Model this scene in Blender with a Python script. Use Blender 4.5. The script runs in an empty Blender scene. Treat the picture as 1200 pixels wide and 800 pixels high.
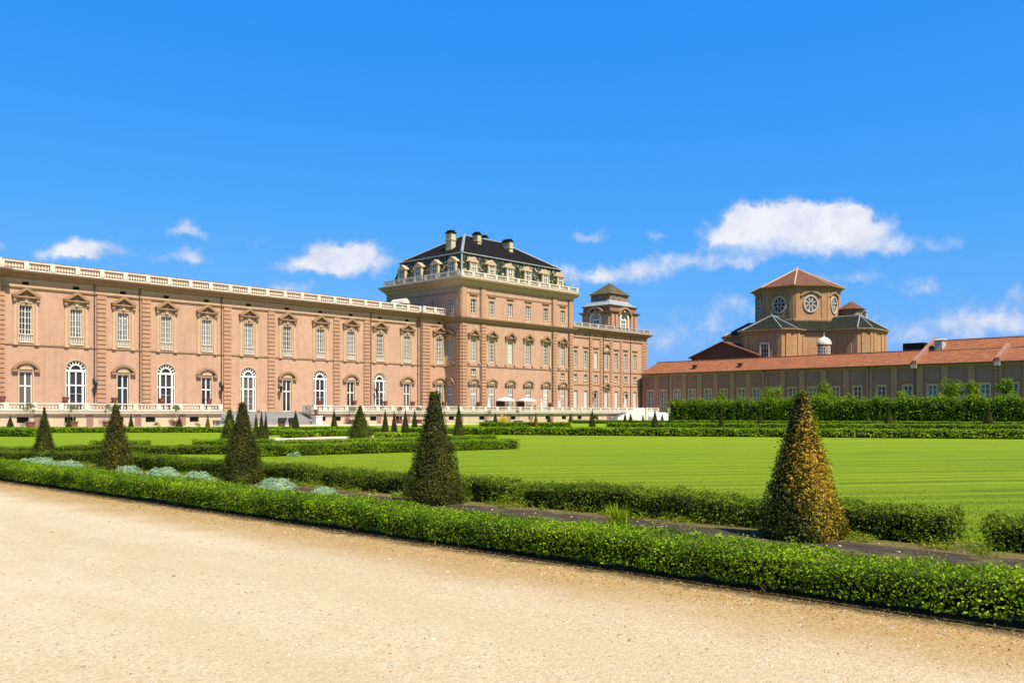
import bpy, math, random
import numpy as np
from mathutils import Vector, noise as mnoise

random.seed(7); RNG = np.random.default_rng(7)
SC = bpy.context.scene
COL = SC.collection
R = math.radians

# ------------------------------------------------------------------ camera
EYE = 1.65
HEAD = R(43.2)                      # heading of the view, measured from world X (palace front runs along X)
cam = bpy.data.cameras.new('camera'); camo = bpy.data.objects.new('camera', cam); COL.objects.link(camo)
camo.location = (0, 0, EYE)
camo.rotation_euler = (R(90), 0, HEAD - R(90))
cam.sensor_width = 36; cam.lens = 1065 / 1200 * 36
cam.shift_y = 84.7 / 1200
cam.clip_end = 3000; cam.clip_start = 0.1
SC.camera = camo

# ------------------------------------------------------------------ sun, sky, exposure
SUN_EL, SUN_PHI = 55.0, 7.0         # sun stands on the -Y side, swung 16 deg towards -X
sd = Vector((-math.sin(R(SUN_PHI)) * math.cos(R(SUN_EL)), -math.cos(R(SUN_PHI)) * math.cos(R(SUN_EL)), math.sin(R(SUN_EL))))
sun = bpy.data.lights.new('sun', 'SUN'); suno = bpy.data.objects.new('sun', sun); COL.objects.link(suno)
sun.energy = 5.0; sun.angle = R(0.53); sun.color = (1.0, 0.915, 0.745)
suno.rotation_euler = sd.to_track_quat('Z', 'Y').to_euler()
suno.location = sd * 300

W = bpy.data.worlds.new('World'); SC.world = W; W.use_nodes = True
SC.view_settings.view_transform = 'Standard'; SC.view_settings.look = 'None'
SC.view_settings.exposure = 0.98; SC.view_settings.gamma = 1.0
SC.view_settings.use_curve_mapping = False

def build_sky():
    nt = W.node_tree; N = nt.nodes; L = nt.links
    N.clear()
    out = N.new('ShaderNodeOutputWorld'); bg = N.new('ShaderNodeBackground'); bg.inputs['Strength'].default_value = 0.076
    sky = N.new('ShaderNodeTexSky'); sky.sky_type = 'NISHITA'; sky.sun_disc = False
    sky.sun_elevation = R(SUN_EL); sky.sun_rotation = math.atan2(sd.x, sd.y)
    sky.air_density = 1.0; sky.dust_density = 1.7; sky.ozone_density = 2.2; sky.altitude = 200
    # clouds: fixed bearings and heights above the horizon
    tc = N.new('ShaderNodeTexCoord')
    def math_(op, a, b=None, c=None, clamp=False):
        n = N.new('ShaderNodeMath'); n.operation = op; n.use_clamp = clamp
        for i, v in enumerate((a, b, c)):
            if v is None: continue
            if isinstance(v, (int, float)): n.inputs[i].default_value = v
            else: L.new(v, n.inputs[i])
        return n.outputs[0]
    def vdot(v, k):
        n = N.new('ShaderNodeVectorMath'); n.operation = 'DOT_PRODUCT'; L.new(v, n.inputs[0]); n.inputs[1].default_value = k; return n.outputs['Value']
    def noise(scale, detail, rough=0.55, dist=0.0, vec=None):
        n = N.new('ShaderNodeTexNoise'); n.inputs['Scale'].default_value = scale; n.inputs['Detail'].default_value = detail
        n.inputs['Roughness'].default_value = rough; n.inputs['Distortion'].default_value = dist
        L.new(vec or tc.outputs['Generated'], n.inputs['Vector']); return n
    # grade the clear sky towards the deep, even blue of the photograph
    sp = N.new('ShaderNodeSeparateXYZ'); L.new(sky.outputs[0], sp.inputs[0]); hs = N.new('ShaderNodeCombineXYZ')
    for i, (g, p) in enumerate(((.145, 1.75), (1.27, .61), (5.4, .11))): L.new(math_('MULTIPLY', math_('POWER', sp.outputs[i], p), g), hs.inputs[i])
    d = tc.outputs['Generated']
    f = vdot(d, (math.cos(HEAD), math.sin(HEAD), 0)); r = vdot(d, (math.sin(HEAD), -math.cos(HEAD), 0))
    az = math_('ARCTAN2', r, f)
    el = math_('ARCSINE', vdot(d, (0, 0, 1)))
    comb = N.new('ShaderNodeCombineXYZ'); L.new(az, comb.inputs[0]); L.new(el, comb.inputs[1])
    warp = noise(21, 6, .65); sub = N.new('ShaderNodeVectorMath'); sub.operation = 'MULTIPLY_ADD'
    L.new(warp.outputs['Color'], sub.inputs[0]); sub.inputs[1].default_value = (0.055, 0.040, 0); L.new(comb.outputs[0], sub.inputs[2])
    puffs = [(885,262,46,18,.85),(846,268,26,12,.75),(950,264,36,16,.8),(900,246,26,12,.7),(915,286,75,17,.48),(975,256,28,13,.85),(1002,258,18,12,.7),(866,246,20,10,.65),(925,254,24,13,.55),(995,270,26,12,.6),
             (1037,266,22,10,.62),(1072,289,58,10,.58),(1015,285,42,12,.5),(895,294,62,13,.24),(960,300,46,11,.2),
             (90,292,46,12,.85),(78,289,26,8,.5),(217,271,26,9,.75),(200,301,46,9,.58),(222,300,18,9,.3),
             (392,301,38,16,1.0),(365,313,46,10,.8),(415,297,20,12,.7),(345,338,32,8,.75),
             (735,316,66,11,.66),(800,300,34,8,.55),(686,272,20,8,.8),(768,278,12,7,.52),(695,324,40,9,.5),
             (790,392,100,26,.56),(1110,388,140,22,.50),(560,360,70,16,.36),(1180,370,70,16,.5),(872,358,22,11,.52),(1000,326,66,9,.5),(1078,336,36,9,.47),
             (2,284,17,8,.5),(858,310,30,7,.5),(1195,340,20,8,.4),(450,310,36,12,.38),(600,330,60,16,.34),(300,282,30,10,.28),
             (-150,300,90,22,.8),(1400,300,120,26,.9),(1330,250,60,14,.6)]
    dens = None
    for (px, py, rx, ry, st) in puffs:
        a0 = math.atan((px - 600) / 1065); e0 = math.atan((484.7 - py) / 1065 * math.cos(a0))
        k = 1065 / math.cos(a0) ** 1.0
        m = N.new('ShaderNodeVectorMath'); m.operation = 'SUBTRACT'; L.new(sub.outputs[0], m.inputs[0])
        m.inputs[1].default_value = (a0 + 0.0275, e0 + 0.020, 0)
        m2 = N.new('ShaderNodeVectorMath'); m2.operation = 'MULTIPLY'; L.new(m.outputs[0], m2.inputs[0])
        m2.inputs[1].default_value = (1065 / rx * (1 + ((px - 600) / 1065) ** 2), 1065 / ry, 0)
        dd = N.new('ShaderNodeVectorMath'); dd.operation = 'DOT_PRODUCT'; L.new(m2.outputs[0], dd.inputs[0]); L.new(m2.outputs[0], dd.inputs[1])
        g = math_('MULTIPLY', math_('POWER', 2.71828, math_('MULTIPLY', dd.outputs['Value'], -0.85)), st)
        dens = g if dens is None else math_('ADD', dens, g)
    # unseen clouds added behind the camera to whiten the ambient light
    away = noise(3.2, 6, .6); awm = math_('MULTIPLY', math_('SUBTRACT', away.outputs['Fac'], 0.52, clamp=True), math_('MULTIPLY', math_('SUBTRACT', 0.2, f, clamp=True), 5.0))
    dens = math_('ADD', dens, awm)
    fb = noise(30, 10, .66, .2)
    dn = math_('ADD', dens, math_('MULTIPLY', math_('SUBTRACT', fb.outputs['Fac'], 0.5), 1.35))
    mr = N.new('ShaderNodeMapRange'); mr.interpolation_type = 'SMOOTHSTEP'; L.new(dn, mr.inputs[0])
    mr.inputs[1].default_value = 0.20; mr.inputs[2].default_value = 1.10; mr.inputs[3].default_value = 0; mr.inputs[4].default_value = 0.96
    gate = math_('MULTIPLY', dens, 5.0, clamp=True)
    mask = math_('MULTIPLY', mr.outputs[0], gate)
    # cloud body: bright tops, faintly blue thin parts
    fb2 = noise(34, 6, .6); shade = N.new('ShaderNodeMapRange'); L.new(math_('ADD', fb2.outputs['Fac'], math_('MULTIPLY', mask, .35)), shade.inputs[0])
    shade.inputs[1].default_value = .48; shade.inputs[2].default_value = .92
    cr = N.new('ShaderNodeMixRGB'); L.new(shade.outputs[0], cr.inputs[0]); cr.inputs[1].default_value = (3.6, 4.1, 5.5, 1); cr.inputs[2].default_value = (6.0, 6.1, 6.5, 1)
    mix = N.new('ShaderNodeMixRGB'); L.new(mask, mix.inputs[0]); L.new(hs.outputs[0], mix.inputs[1]); L.new(cr.outputs[0], mix.inputs[2])
    L.new(mix.outputs[0], bg.inputs['Color']); L.new(bg.outputs[0], out.inputs['Surface'])
build_sky()

# ------------------------------------------------------------------ materials
ALB = 0.77                           # keeps every base colour in step with the exposure
class NT:
    def __init__(s, name):
        s.m = bpy.data.materials.new(name); s.m.use_nodes = True; s.t = s.m.node_tree; s.N = s.t.nodes; s.L = s.t.links
        s.b = s.N['Principled BSDF']; s.geo = s.N.new('ShaderNodeNewGeometry'); s.pos = s.geo.outputs['Position']
        s.b.inputs['Specular IOR Level'].default_value = 0.25
    def set(s, sock, v):
        if isinstance(v, (int, float)): sock.default_value = v
        elif isinstance(v, (tuple, list)): sock.default_value = tuple(v) if len(v) != 3 or sock.type == 'VECTOR' else (*v, 1)
        else: s.L.new(v, sock)
    def noise(s, scale, detail=4, rough=.55, vec=None, dist=0.0):
        n = s.N.new('ShaderNodeTexNoise'); n.inputs['Scale'].default_value = scale; n.inputs['Detail'].default_value = detail
        n.inputs['Roughness'].default_value = rough; n.inputs['Distortion'].default_value = dist
        s.L.new(vec or s.pos, n.inputs['Vector']); return n.outputs['Fac']
    def scale(s, v, k):
        n = s.N.new('ShaderNodeVectorMath'); n.operation = 'MULTIPLY'; s.set(n.inputs[0], v); n.inputs[1].default_value = k; return n.outputs[0]
    def ma(s, op, a, b=0.0, clamp=False):
        n = s.N.new('ShaderNodeMath'); n.operation = op; n.use_clamp = clamp; s.set(n.inputs[0], a); s.set(n.inputs[1], b); return n.outputs[0]
    def mr(s, v, a, b, c=0.0, d=1.0, smooth=False):
        n = s.N.new('ShaderNodeMapRange'); s.set(n.inputs[0], v)
        if smooth: n.interpolation_type = 'SMOOTHSTEP'
        for i, q in enumerate((a, b, c, d)): n.inputs[i + 1].default_value = q
        return n.outputs[0]
    def mix(s, f, a, b, mode='MIX'):
        n = s.N.new('ShaderNodeMixRGB'); n.blend_type = mode; s.set(n.inputs[0], f); s.set(n.inputs[1], a); s.set(n.inputs[2], b); return n.outputs[0]
    def ramp(s, f, stops):
        n = s.N.new('ShaderNodeValToRGB'); s.L.new(f, n.inputs[0]); e = n.color_ramp.elements
        while len(e) > 1: e.remove(e[-1])
        e[0].position = stops[0][0]; e[0].color = (*stops[0][1], 1)
        for p, c in stops[1:]:
            q = e.new(p); q.color = (*c, 1)
        return n.outputs[0]
    def sep(s, v=None):
        n = s.N.new('ShaderNodeSeparateXYZ'); s.L.new(v or s.pos, n.inputs[0]); return n.outputs
    def comb(s, x, y, z):
        n = s.N.new('ShaderNodeCombineXYZ'); s.set(n.inputs[0], x); s.set(n.inputs[1], y); s.set(n.inputs[2], z); return n.outputs[0]
    def bump(s, h, strength=.3, dist=.02):
        n = s.N.new('ShaderNodeBump'); n.inputs['Strength'].default_value = strength; n.inputs['Distance'].default_value = dist
        s.L.new(h, n.inputs['Height']); s.L.new(n.outputs[0], s.b.inputs['Normal'])
    def done(s, col, rough=.8, spec=.25):
        col = s.mix(1.0, col, (ALB, ALB, ALB), 'MULTIPLY')
        s.set(s.b.inputs['Base Color'], col); s.set(s.b.inputs['Roughness'], rough); s.b.inputs['Specular IOR Level'].default_value = spec
        return s.m

def mat_brick(name, ca, cb, cd, mortar=(.5, .38, .3), streak=.35):
    n = NT(name); x, y, z = n.sep()
    v = n.comb(n.ma('ADD', x, y), z, 0)
    bt = n.N.new('ShaderNodeTexBrick'); n.L.new(v, bt.inputs['Vector']); bt.inputs['Scale'].default_value = 1.0
    bt.inputs['Brick Width'].default_value = .30; bt.inputs['Row Height'].default_value = .085; bt.inputs['Mortar Size'].default_value = .008
    bt.inputs['Color1'].default_value = (.35, .35, .35, 1); bt.inputs['Color2'].default_value = (.65, .65, .65, 1); bt.inputs['Mortar'].default_value = (.62, .62, .62, 1)
    big = n.noise(.16, 4); mid = n.noise(1.3, 6, .65); fine = n.noise(7, 3, .6)
    c = n.mix(n.mr(big, .38, .62), ca, cb)
    c = n.mix(n.mr(mid, .45, .68, 0, .85), c, cd)
    c = n.mix(.5, c, n.mix(bt.outputs['Color'], cd, mortar))
    st = n.noise(1.0, 5, .6, n.scale(n.pos, (1.6, 1.6, .09)))
    c = n.mix(n.mr(st, .50, .80, 0, streak*1.25), c, (ca[0] * .38, ca[1] * .42, ca[2] * .5))
    c = n.mix(n.mr(fine, .35, .75, 0, .4), c, (min(1, ca[0] * 1.25), min(1, ca[1] * 1.28), min(1, ca[2] * 1.3)))
    n.bump(mid, .25, .03)
    return n.done(c, .9, .15)

def mat_stone(name, base, dirt, amount=.5, sc=1.2, rough=.8):
    n = NT(name); a = n.noise(sc, 6, .65); b = n.noise(1.0, 5, .6, n.scale(n.pos, (2.2, 2.2, .25)))
    c = n.mix(n.mr(a, .35, .8, 0, amount), base, dirt)
    c = n.mix(n.mr(b, .5, .8, 0, amount), c, dirt)
    f = n.noise(14, 3); c = n.mix(n.mr(f, .4, .7, 0, .25), c, tuple(q * .8 for q in base))
    n.bump(a, .2, .02)
    return n.done(c, rough, .2)

def mat_plain(name, col, rough=.6, spec=.3, metal=0.0, var=.12, sc=5):
    n = NT(name); a = n.noise(sc, 4)
    c = n.mix(n.mr(a, .3, .7), tuple(q * (1 - var) for q in col), tuple(min(1, q * (1 + var)) for q in col))
    n.b.inputs['Metallic'].default_value = metal
    return n.done(c, rough, spec)

def mat_roof(name, ca, cb, cdark, lichen=None):
    n = NT(name); x, y, z = n.sep()
    row = n.N.new('ShaderNodeTexBrick'); n.L.new(n.comb(n.ma('ADD', x, y), n.ma('MULTIPLY', z, 2.4), 0), row.inputs['Vector']); row.inputs['Scale'].default_value = 1
    row.inputs['Brick Width'].default_value = .22; row.inputs['Row Height'].default_value = .4; row.inputs['Mortar Size'].default_value = .03
    row.inputs['Color1'].default_value = (.4, .4, .4, 1); row.inputs['Color2'].default_value = (.75, .75, .75, 1); row.inputs['Mortar'].default_value = (.1, .1, .1, 1)
    a = n.noise(.5, 6, .7); b = n.noise(3.2, 5, .75)
    c = n.mix(n.mr(a, .38, .62), ca, cb); c = n.mix(n.mr(b, .45, .8, 0, .8), c, cdark)
    c = n.mix(.75, c, row.outputs['Color'], 'OVERLAY')
    if lichen: c = n.mix(n.mr(n.noise(1.4, 5, .7), .55, .72, 0, .7), c, lichen)
    n.bump(row.outputs['Color'], .5, .05)
    return n.done(c, .9, .06)

def mat_glass(name, tint):
    """old panes: each window's glass and what hangs behind it differ a little, and the surface is not quite flat"""
    n = NT(name); oi = n.N.new('ShaderNodeObjectInfo'); x, y, z = n.sep()
    shift = n.N.new('ShaderNodeVectorMath'); shift.operation = 'ADD'; n.L.new(n.pos, shift.inputs[0]); n.L.new(oi.outputs['Location'], shift.inputs[1])
    a = n.noise(.55, 3, .6, shift.outputs[0])
    c = n.mix(n.mr(a, .4, .6), tuple(q * .6 for q in tint), tuple(q * 1.5 for q in tint))
    c = n.mix(n.mr(oi.outputs['Random'], .55, 1.0, 0, .55), c, (.30, .29, .26))
    n.done(c, .05, .6)
    n.bump(n.noise(1.5, 2, .5, shift.outputs[0]), .12, .08)
    return n.m

def mat_leaf(name, stops, transl=.28, big=1.2, rough=.5):
    """every leaf is its own island: colour varies per leaf and from patch to patch"""
    n = NT(name)
    r = n.geo.outputs['Random Per Island']; p = n.noise(big, 3, .6)
    f = n.ma('ADD', n.ma('MULTIPLY', r, .55), n.mr(p, .3, .7, 0, .45))
    c = n.ramp(f, stops)
    n.done(c, rough, .12)
    tr = n.N.new('ShaderNodeBsdfTranslucent'); mx = n.N.new('ShaderNodeMixShader'); mx.inputs[0].default_value = transl
    n.L.new(n.mix(1.0, n.mix(.6, c, (.35, .5, .02), 'MIX'), (ALB, ALB, ALB), 'MULTIPLY'), tr.inputs['Color'])
    n.L.new(n.b.outputs[0], mx.inputs[1]); n.L.new(tr.outputs[0], mx.inputs[2])
    n.L.new(mx.outputs[0], n.N['Material Output'].inputs['Surface'])
    return n.m

M = {}
M['brick'] = mat_brick('pink_brick', (.53, .335, .225), (.445, .265, .185), (.33, .175, .115), (.54, .36, .26), .45)
M['brick_pil'] = mat_brick('ochre_brick', (.47, .27, .165), (.42, .235, .15), (.31, .155, .095), (.52, .35, .23), .45)
M['brick_old'] = mat_brick('weathered_brick', (.29, .155, .095), (.24, .135, .09), (.17, .085, .06), (.33, .24, .17), .5)
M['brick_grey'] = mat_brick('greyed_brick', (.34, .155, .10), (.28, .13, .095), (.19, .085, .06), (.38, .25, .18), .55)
M['brick_yel'] = mat_brick('ochre_chapel_brick', (.48, .265, .125), (.37, .19, .095), (.22, .11, .06), (.50, .33, .19), .8)
M['plaster_grey'] = mat_stone('grey_plaster', (.30, .18, .145), (.19, .11, .085), .6, .6)
M['stone'] = mat_stone('white_stone', (.72, .66, .56), (.38, .32, .25), .45, 1.5)
M['stone_dirty'] = mat_stone('grey_white_stone', (.50, .46, .40), (.22, .19, .15), .6, 1.5)
M['cream'] = mat_stone('cream_stucco', (.55, .395, .25), (.34, .205, .12), .45, 1.5)
M['tan'] = mat_stone('tan_cornice_stucco', (.34, .215, .125), (.17, .10, .06), .5, 1.5)
M['yellow'] = mat_stone('pale_yellow_stucco', (.58, .49, .31), (.34, .26, .15), .4, 1.8)
M['base'] = mat_stone('terrace_wall_plaster', (.60, .46, .30), (.36, .30, .27), .75, .5)
M['step'] = mat_stone('grey_step_stone', (.43, .42, .40), (.26, .25, .23), .5, 2.0)
M['marble'] = mat_stone('pale_marble', (.72, .70, .68), (.48, .46, .45), .4, 2.0)
M['white'] = mat_plain('white_paint', (.78, .75, .68), .5, .3, 0, .06)
M['pane'] = mat_glass('dark_glass', (.022, .026, .026))
M['pane_grey'] = mat_glass('curtained_glass', (.125, .135, .15))
M['blind'] = mat_plain('pale_blind', (.50, .52, .47), .7, .2, 0, .05)
M['void'] = mat_plain('dark_opening', (.02, .017, .015), .9, .1)
M['pipe'] = mat_plain('dark_copper_pipe', (.07, .045, .035), .5, .4)
M['tile'] = mat_roof('red_roof_tile', (.36, .135, .058), (.27, .105, .052), (.14, .062, .04), (.25, .17, .09))
M['tile_dark'] = mat_roof('brown_roof_tile', (.20, .09, .055), (.16, .075, .05), (.10, .05, .035), (.15, .11, .07))
M['slate'] = mat_roof('black_slate', (.012, .0105, .0095), (.016, .013, .0115), (.008, .007, .007))
M['green_slate'] = mat_roof('green_grey_slate', (.026, .029, .020), (.021, .024, .017), (.013, .015, .011), (.085, .085, .03))
M['mossy'] = mat_roof('mossy_roof', (.10, .085, .06), (.13, .11, .05), (.06, .05, .04), (.17, .14, .03))
M['lead'] = mat_plain('lead_sheet', (.26, .29, .31), .55, .4, 0, .25, 2)
M['terracotta'] = mat_plain('terracotta', (.22, .085, .055), .8, .2, 0, .2)
M['terracotta_o'] = mat_plain('orange_terracotta', (.40, .16, .07), .8, .2, 0, .2)
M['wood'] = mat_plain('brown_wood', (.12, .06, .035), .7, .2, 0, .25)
M['black'] = mat_plain('black_metal', (.02, .02, .02), .5, .4)
M['canvas'] = mat_plain('cream_canvas', (.75, .68, .58), .9, .1, 0, .05)
M['bark'] = mat_plain('bark', (.13, .09, .06), .9, .1, 0, .3, 12)
M['bark_pale'] = mat_plain('grey_bark', (.3, .25, .2), .9, .1, 0, .3, 12)

def mat_mansard():
    n = NT('patterned_mansard_tile')
    x, y, z = n.sep()
    vo = n.N.new('ShaderNodeTexVoronoi'); vo.inputs['Scale'].default_value = 1.0; n.L.new(n.comb(n.ma('MULTIPLY', n.ma('ADD', x, y), 3.4), n.ma('MULTIPLY', z, 3.0), 0), vo.inputs['Vector'])
    sx = n.sep(vo.outputs['Color'])
    pick = n.ramp(sx[0], [(0, (.008, .014, .006)), (.40, (.012, .026, .009)), (.64, (.035, .048, .013)), (.80, (.12, .12, .03)), (.92, (.40, .39, .26))])
    pick.node.color_ramp.interpolation = 'CONSTANT'
    n.bump(vo.outputs['Distance'], .4, .05)
    return n.done(pick, .45, .4)
M['mansard'] = mat_mansard()

M['box'] = mat_leaf('boxwood_leaf', [(0, (.014, .036, .002)), (.35, (.070, .150, .003)), (.65, (.21, .36, .004)), (.9, (.42, .56, .010)), (1, (.64, .62, .08))], .27, 1.6, .6)
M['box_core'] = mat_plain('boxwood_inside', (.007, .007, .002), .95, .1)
M['privet'] = mat_leaf('patchy_box_leaf', [(0, (.016, .030, .002)), (.4, (.055, .100, .003)), (.75, (.16, .24, .006)), (.93, (.32, .38, .02)), (1, (.36, .24, .05))], .22, 1.8, .6)
M['yew'] = mat_leaf('yew_leaf', [(0, (.012, .016, .003)), (.4, (.040, .050, .006)), (.7, (.085, .098, .010)), (.93, (.17, .17, .016)), (1, (.30, .27, .08))], .15, 2.5, .5)
M['yew_green'] = mat_leaf('green_yew_leaf', [(0, (.014, .026, .004)), (.4, (.045, .07, .007)), (.75, (.11, .145, .010)), (1, (.24, .24, .03))], .18, 2.0, .5)
M['yew_brown'] = mat_leaf('rusty_sunlit_yew_leaf', [(0, (.09, .055, .004)), (.35, (.28, .165, .008)), (.7, (.52, .32, .020)), (1, (.74, .56, .10))], .24, 2.5, .6)
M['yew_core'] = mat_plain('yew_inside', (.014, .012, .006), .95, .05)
M['santolina'] = mat_leaf('silver_leaf', [(0, (.19, .33, .19)), (.5, (.34, .50, .31)), (1, (.50, .64, .43))], .25, 3, .7)
M['tree'] = mat_leaf('tree_leaf', [(0, (.020, .045, .002)), (.4, (.075, .16, .004)), (.75, (.21, .33, .006)), (1, (.38, .48, .015))], .34, .7, .5)
M['olive'] = mat_leaf('olive_leaf', [(0, (.07, .09, .04)), (.6, (.16, .19, .10)), (1, (.3, .32, .2))], .2, 2, .5)
M['weed'] = mat_leaf('weed_leaf', [(0, (.07, .13, .006)), (.5, (.17, .24, .012)), (.85, (.30, .27, .03)), (1, (.40, .29, .08))], .35, 1.2, .6)
M['blade'] = mat_leaf('grass_blade', [(0, (.13, .20, .002)), (.5, (.22, .30, .003)), (1, (.34, .40, .008))], .35, .8, .5)
M['flower'] = mat_leaf('yellow_blossom', [(0, (.45, .30, .01)), (.5, (.75, .55, .02)), (1, (.85, .68, .05))], .2, 2, .6)
M['litter'] = mat_leaf('dry_litter', [(0, (.16, .09, .03)), (.5, (.36, .22, .07)), (1, (.52, .38, .18))], .1, 2, .8)

def mat_lawn():
    n = NT('mown_lawn'); x, y, z = n.sep()
    a = R(133.2 + 11); ux, uy = -math.sin(a), math.cos(a)          # across the mowing lines
    across = n.ma('ADD', n.ma('MULTIPLY', x, ux), n.ma('MULTIPLY', y, uy))
    wob = n.ma('MULTIPLY', n.ma('SUBTRACT', n.noise(.07, 2), .5), 1.2)
    q = n.ma('ADD', across, wob)
    s1 = n.noise(1.0, 3, .7, n.comb(n.ma('MULTIPLY', q, 2.1), n.ma('MULTIPLY', n.ma('SUBTRACT', n.ma('MULTIPLY', x, uy), n.ma('MULTIPLY', y, ux)), .02), 0))
    s2 = n.ma('SINE', n.ma('MULTIPLY', q, 2.6))
    f = n.ma('ADD', n.mr(s1, .38, .62, 0, .85), n.ma('MULTIPLY', n.ma('SINE', n.ma('MULTIPLY', q, 5.2)), .30))
    patch = n.noise(.35, 4, .6); fine = n.noise(9, 5, .75); vf = n.noise(60, 3, .7)
    c = n.mix(f, (.110, .210, .002), (.30, .41, .003))
    c = n.mix(n.mr(n.noise(2.0, 6, .72), .45, .68, 0, .3), c, (.10, .18, .002))
    c = n.mix(n.mr(patch, .45, .75, 0, .55), c, (.245, .345, .005))
    c = n.mix(n.mr(fine, .4, .75, 0, .4), c, (.10, .18, .002))
    c = n.mix(n.mr(vf, .5, .75, 0, .5), c, (.40, .48, .015))
    n.bump(n.ma('ADD', fine, vf), .9, .05)
    return n.done(c, .85, .1)
M['lawn'] = mat_lawn()

def mat_gravel():
    n = NT('sandy_gravel'); x, y, z = n.sep()
    a = n.noise(.22, 5, .6, n.scale(n.pos, (1.6, .35, 1))); b = n.noise(1.7, 6, .7); c1 = n.noise(28, 4, .75); c2 = n.noise(90, 2, .7)
    c = n.mix(n.mr(a, .35, .65), (.435, .355, .215), (.545, .47, .32))
    c = n.mix(n.mr(b, .45, .75, 0, .55), c, (.42, .315, .165))
    c = n.mix(n.mr(c1, .5, .72, 0, .55), c, (.60, .515, .36))
    c = n.mix(n.mr(c1, .48, .32, 0, .6), c, (.31, .235, .13))
    c = n.mix(n.mr(y, 10.0, 2.5, 0, .62, True), c, n.mix(n.mr(c1, .35, .65), (.33, .255, .135), (.52, .43, .27)))
    vo = n.N.new('ShaderNodeTexVoronoi'); vo.inputs['Scale'].default_value = 55; n.L.new(n.pos, vo.inputs['Vector'])
    sc_ = n.sep(vo.outputs['Color'])
    c = n.mix(n.mr(sc_[0], .80, .86, 0, .6), c, n.mix(sc_[1], (.30, .24, .17), (.62, .54, .41)))
    trk = n.ma('ADD', n.ma('SINE', n.ma('MULTIPLY', n.ma('ADD', x, n.ma('MULTIPLY', n.noise(.25, 3), 1.2)), 3.7)), n.ma('MULTIPLY', n.noise(1.2, 4), 1.2))
    c = n.mix(n.mr(trk, .6, 1.5, 0, .28), c, (.40, .32, .185))
    # ochre, littered margin along the foot of the hedge
    edge = n.ma('ADD', x, n.ma('MULTIPLY', n.ma('SUBTRACT', n.noise(.8, 5, .65), .5), 1.5))
    e = n.mr(edge, 5.7, 7.1, 0, .9, True)
    c = n.mix(e, c, n.mix(n.mr(c1, .35, .65), (.27, .165, .05), (.42, .29, .12)))
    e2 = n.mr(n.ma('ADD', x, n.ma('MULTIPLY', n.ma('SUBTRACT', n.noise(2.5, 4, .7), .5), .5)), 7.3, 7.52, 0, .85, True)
    c = n.mix(e2, c, (.055, .04, .02))  # dark strip paints the hedge's shadow onto the gravel
    n.bump(n.ma('ADD', n.ma('MULTIPLY', c1, .7), n.ma('MULTIPLY', vo.outputs['Distance'], -.5)), .55, .02)
    return n.done(c, .95, .12)
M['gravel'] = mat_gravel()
def mat_far_gravel():
    n = NT('pale_gravel'); a = n.noise(.25, 4); b = n.noise(6, 4, .7)
    c = n.mix(n.mr(a, .3, .7), (.52, .43, .30), (.60, .52, .38)); c = n.mix(n.mr(b, .5, .75, 0, .4), c, (.40, .31, .2))
    return n.done(c, .95, .1)
M['gravel_far'] = mat_far_gravel()
def mat_soil():
    n = NT('weedy_soil'); a = n.noise(1.4, 5, .65); b = n.noise(14, 4, .7)
    c = n.mix(n.mr(a, .38, .62), (.13, .085, .04), (.12, .11, .03)); c = n.mix(n.mr(b, .5, .75, 0, .6), c, (.30, .21, .08))
    n.bump(b, .6, .03); return n.done(c, .95, .1)
M['soil'] = mat_soil()
def mat_fabric():
    n = NT('grey_weed_fabric'); a = n.noise(2.5, 5, .7, n.scale(n.pos, (2.5, .6, 1))); b = n.noise(22, 4, .75)
    c = n.mix(n.mr(a, .4, .7), (.045, .036, .026), (.11, .085, .058)); c = n.mix(n.mr(b, .55, .72, 0, .7), c, (.30, .235, .15)); c = n.mix(n.mr(n.noise(1.1, 5, .7), .52, .62), c, (.16, .14, .05))
    n.bump(n.ma('ADD', a, b), .9, .06); return n.done(c, .9, .1)
M['fabric'] = mat_fabric()

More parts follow.
